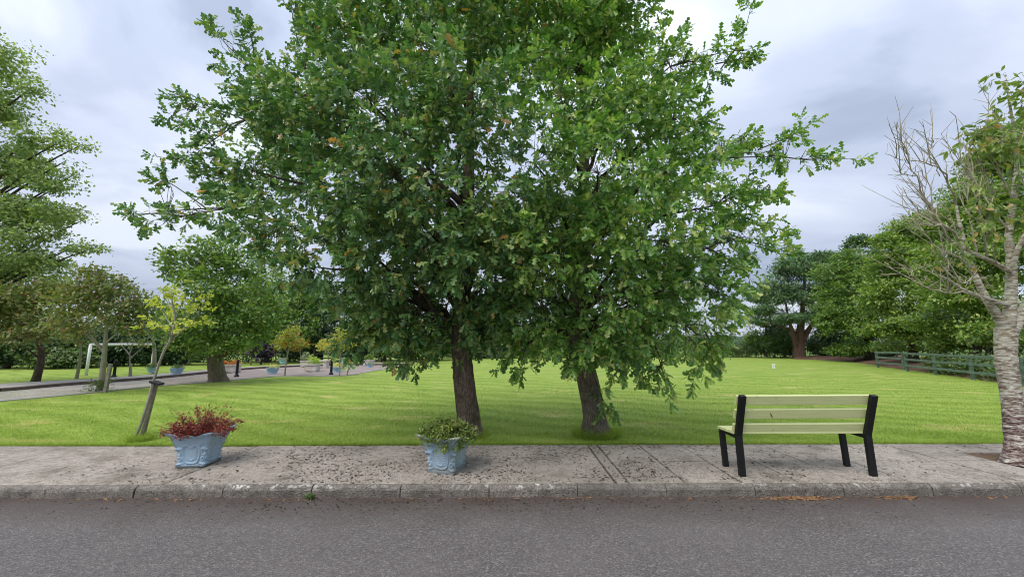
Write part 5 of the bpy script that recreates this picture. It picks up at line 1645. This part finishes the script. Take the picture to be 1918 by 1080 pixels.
# ================================================================== BOWLS AND TROUGHS
def plants(t, c, r, h, mat, seed, n=26, size=0.07):
    rg = np.random.default_rng(seed)
    a = rg.random(n) * 6.283
    q = np.sqrt(rg.random(n)) * r
    P = np.stack([c[0] + np.cos(a) * q, c[1] + np.sin(a) * q, c[2] + h * (0.15 + 0.85 * rg.random(n)) * (1 - 0.5 * (q / r) ** 2)], 1)
    pos, rot, sc = clump_leaves(P, unit(P - np.array(c) + [0, 0, 0.2]), rg, 12, 0.09, size)
    return [leaves(DIA, pos, rot, sc)]


def plant(name, pieces, mat, label, loc):
    t = thing(name, loc, label, 'plant')
    part('foliage', pieces, mat, t, kind='stuff')


BW = [(330, 704, 0.25, 'blue bowl planter with a dark dome of foliage left of the stout tree', mHedge, 'dark_plant', 'dark dome shaped plant in the bowl left of the stout tree', 0.16),
      (284, 700, 0.22, 'blue bowl planter standing at the foot of the right goalpost', mHedge, 'dark_plant', 'small dark plant in the bowl by the goalpost', 0.12),
      (510, 700, 0.27, 'blue bowl planter with pale yellow flowers left of the berried rowan', mPaleF, 'flowers', 'pale yellow flowers in the bowl left of the berried rowan', 0.22),
      (631, 697, 0.23, 'blue bowl planter with yellow flowers behind the golden tree', mPaleF, 'flowers', 'yellow flowers in the bowl behind the golden tree', 0.18),
      (691.5, 688, 0.20, 'small blue bowl planter in front of the stone trough at the right of the court', mSage, 'small_plant', 'small grey plant in the bowl before the right trough', 0.06),
      (643.5, 680, 0.20, 'small blue bowl planter on the grass beyond the golden tree', mSage, 'small_plant', 'small grey plant in the bowl beyond the golden tree', 0.12),
      (529, 682.5, 0.26, 'pale blue bowl planter between the two far rowans', mSage, 'small_plant', 'pale grey plant in the bowl between the far rowans', 0.12)]
first = None
for px, py, r, lab, mt, pn, pl, ph in BW:
    c = G(px, py)
    t = thing('bowl_planter', c, lab, 'planter', 'round blue planters about the court')
    if py < 690 or px < 340:
        t.location.z = 0.075 if px not in (691.5,) else 0.006
    z0 = t.location.z
    ORG[t] = np.array([c[0], c[1], z0])
    part('bowl', [lathe([(r * .70, 0), (r * .72, r * .14), (r * .66, r * .18), (r * .92, r * .55), (r, r * 1.05), (r * 1.06, r * 1.12), (r * 1.04, r * 1.22), (r * .92, r * 1.20), (r * .86, r * .95), (0, r * .95)], 22)], mBlueFar, t, True, local=True)
    part('rim', [lathe([(r * 1.03, r * 1.13), (r * 1.10, r * 1.15), (r * 1.10, r * 1.23), (r * 1.03, r * 1.25)], 22)], mBlueFar, t, True, local=True)
    plant(pn, plants(None, (c[0], c[1], z0 + r * 1.0), r * .9, ph + 0.05, mt, int(px)), mt, pl, (c[0], c[1], z0 + r))

TRG = [(584.5, 696, 0.62, 0.42, 'pale stone trough holding a lime green bush at the middle of the court', mLime, 'lime_bush', 'bright lime green bush in the trough on the court', 0.42),
       (574, 687, 0.62, 0.42, 'pale stone trough behind the lime bush trough beside the stone bench', mSage, 'grey_bush', 'grey green bush in the rear trough beside the stone bench', 0.62),
       (432, 698, 0.75, 0.44, 'white stone trough of orange flowers between the stout trunk and bollard', mOrange, 'orange_flowers', 'orange brown flowers filling the white trough', 0.22),
       (691, 685, 0.62, 0.42, 'stone trough with a spreading green plant at the far right of the court', mMid, 'green_plant', 'green spreading plant in the far right trough', 0.42)]
for px, py, w, h, lab, mt, pn, pl, ph in TRG:
    c = G(px, py)
    t = thing('stone_trough', c, lab, 'planter', 'stone troughs about the court')
    w2, d2 = w / 2, 0.24
    part('box', [cham(-w2, w2, -d2, d2, 0.06, h - 0.07, 0.01), box(-w2 + .06, w2 - .06, -d2 + .05, d2 - .05, h - 0.07, h - 0.02)], mStone, t, local=True)
    part('rim', [cham(-w2 - .03, w2 + .03, -d2 - .03, -d2 + .05, h - 0.068, h, 0.01), cham(-w2 - .03, w2 + .03, d2 - .05, d2 + .03, h - 0.068, h, 0.01),
                 cham(-w2 - .03, -w2 + .05, -d2 + .052, d2 - .052, h - 0.068, h, 0.01), cham(w2 - .05, w2 + .03, -d2 + .052, d2 - .052, h - 0.068, h, 0.01)], mStone, t, local=True)
    for x in (-w2 + .09, w2 - .09):
        part('foot', [box(x - .06, x + .06, -d2 + .02, d2 - .02, 0, 0.058)], mStone, t, local=True)
    plant(pn, plants(None, (c[0], c[1], h), w2 * .95, ph, mt, int(px) + 7, 34, 0.085), mt, pl, (c[0], c[1], h))

c = G(602, 689)
t = thing('stone_bench', c, 'low pale stone bench on block supports at the back of the court', 'bench')
part('seat', [cham(-0.75, 0.42, -0.22, 0.22, 0.40, 0.50, 0.015)], mStone, t, local=True)
for x in (-0.58, 0.28):
    part('support', [box(x - 0.11, x + 0.11, -0.18, 0.18, 0, 0.398)], mStone, t, local=True)
c = G(1449.5, 690)
t = thing('lawn_marker', c, 'tiny white two legged marker standing on the lawn beyond the bench', 'marker')
for x in (-0.055, 0.055):
    part('leg', [beam((x, 0, 0), (x * 0.75, 0, 0.22), 0.045, 0.04, (0, 1, 0), bev=0.004)], mWhite, t, local=True)
part('bar', [beam((-0.075, 0, 0.24), (0.075, 0, 0.24), 0.045, 0.05, bev=0.004)], mWhite, t, local=True)
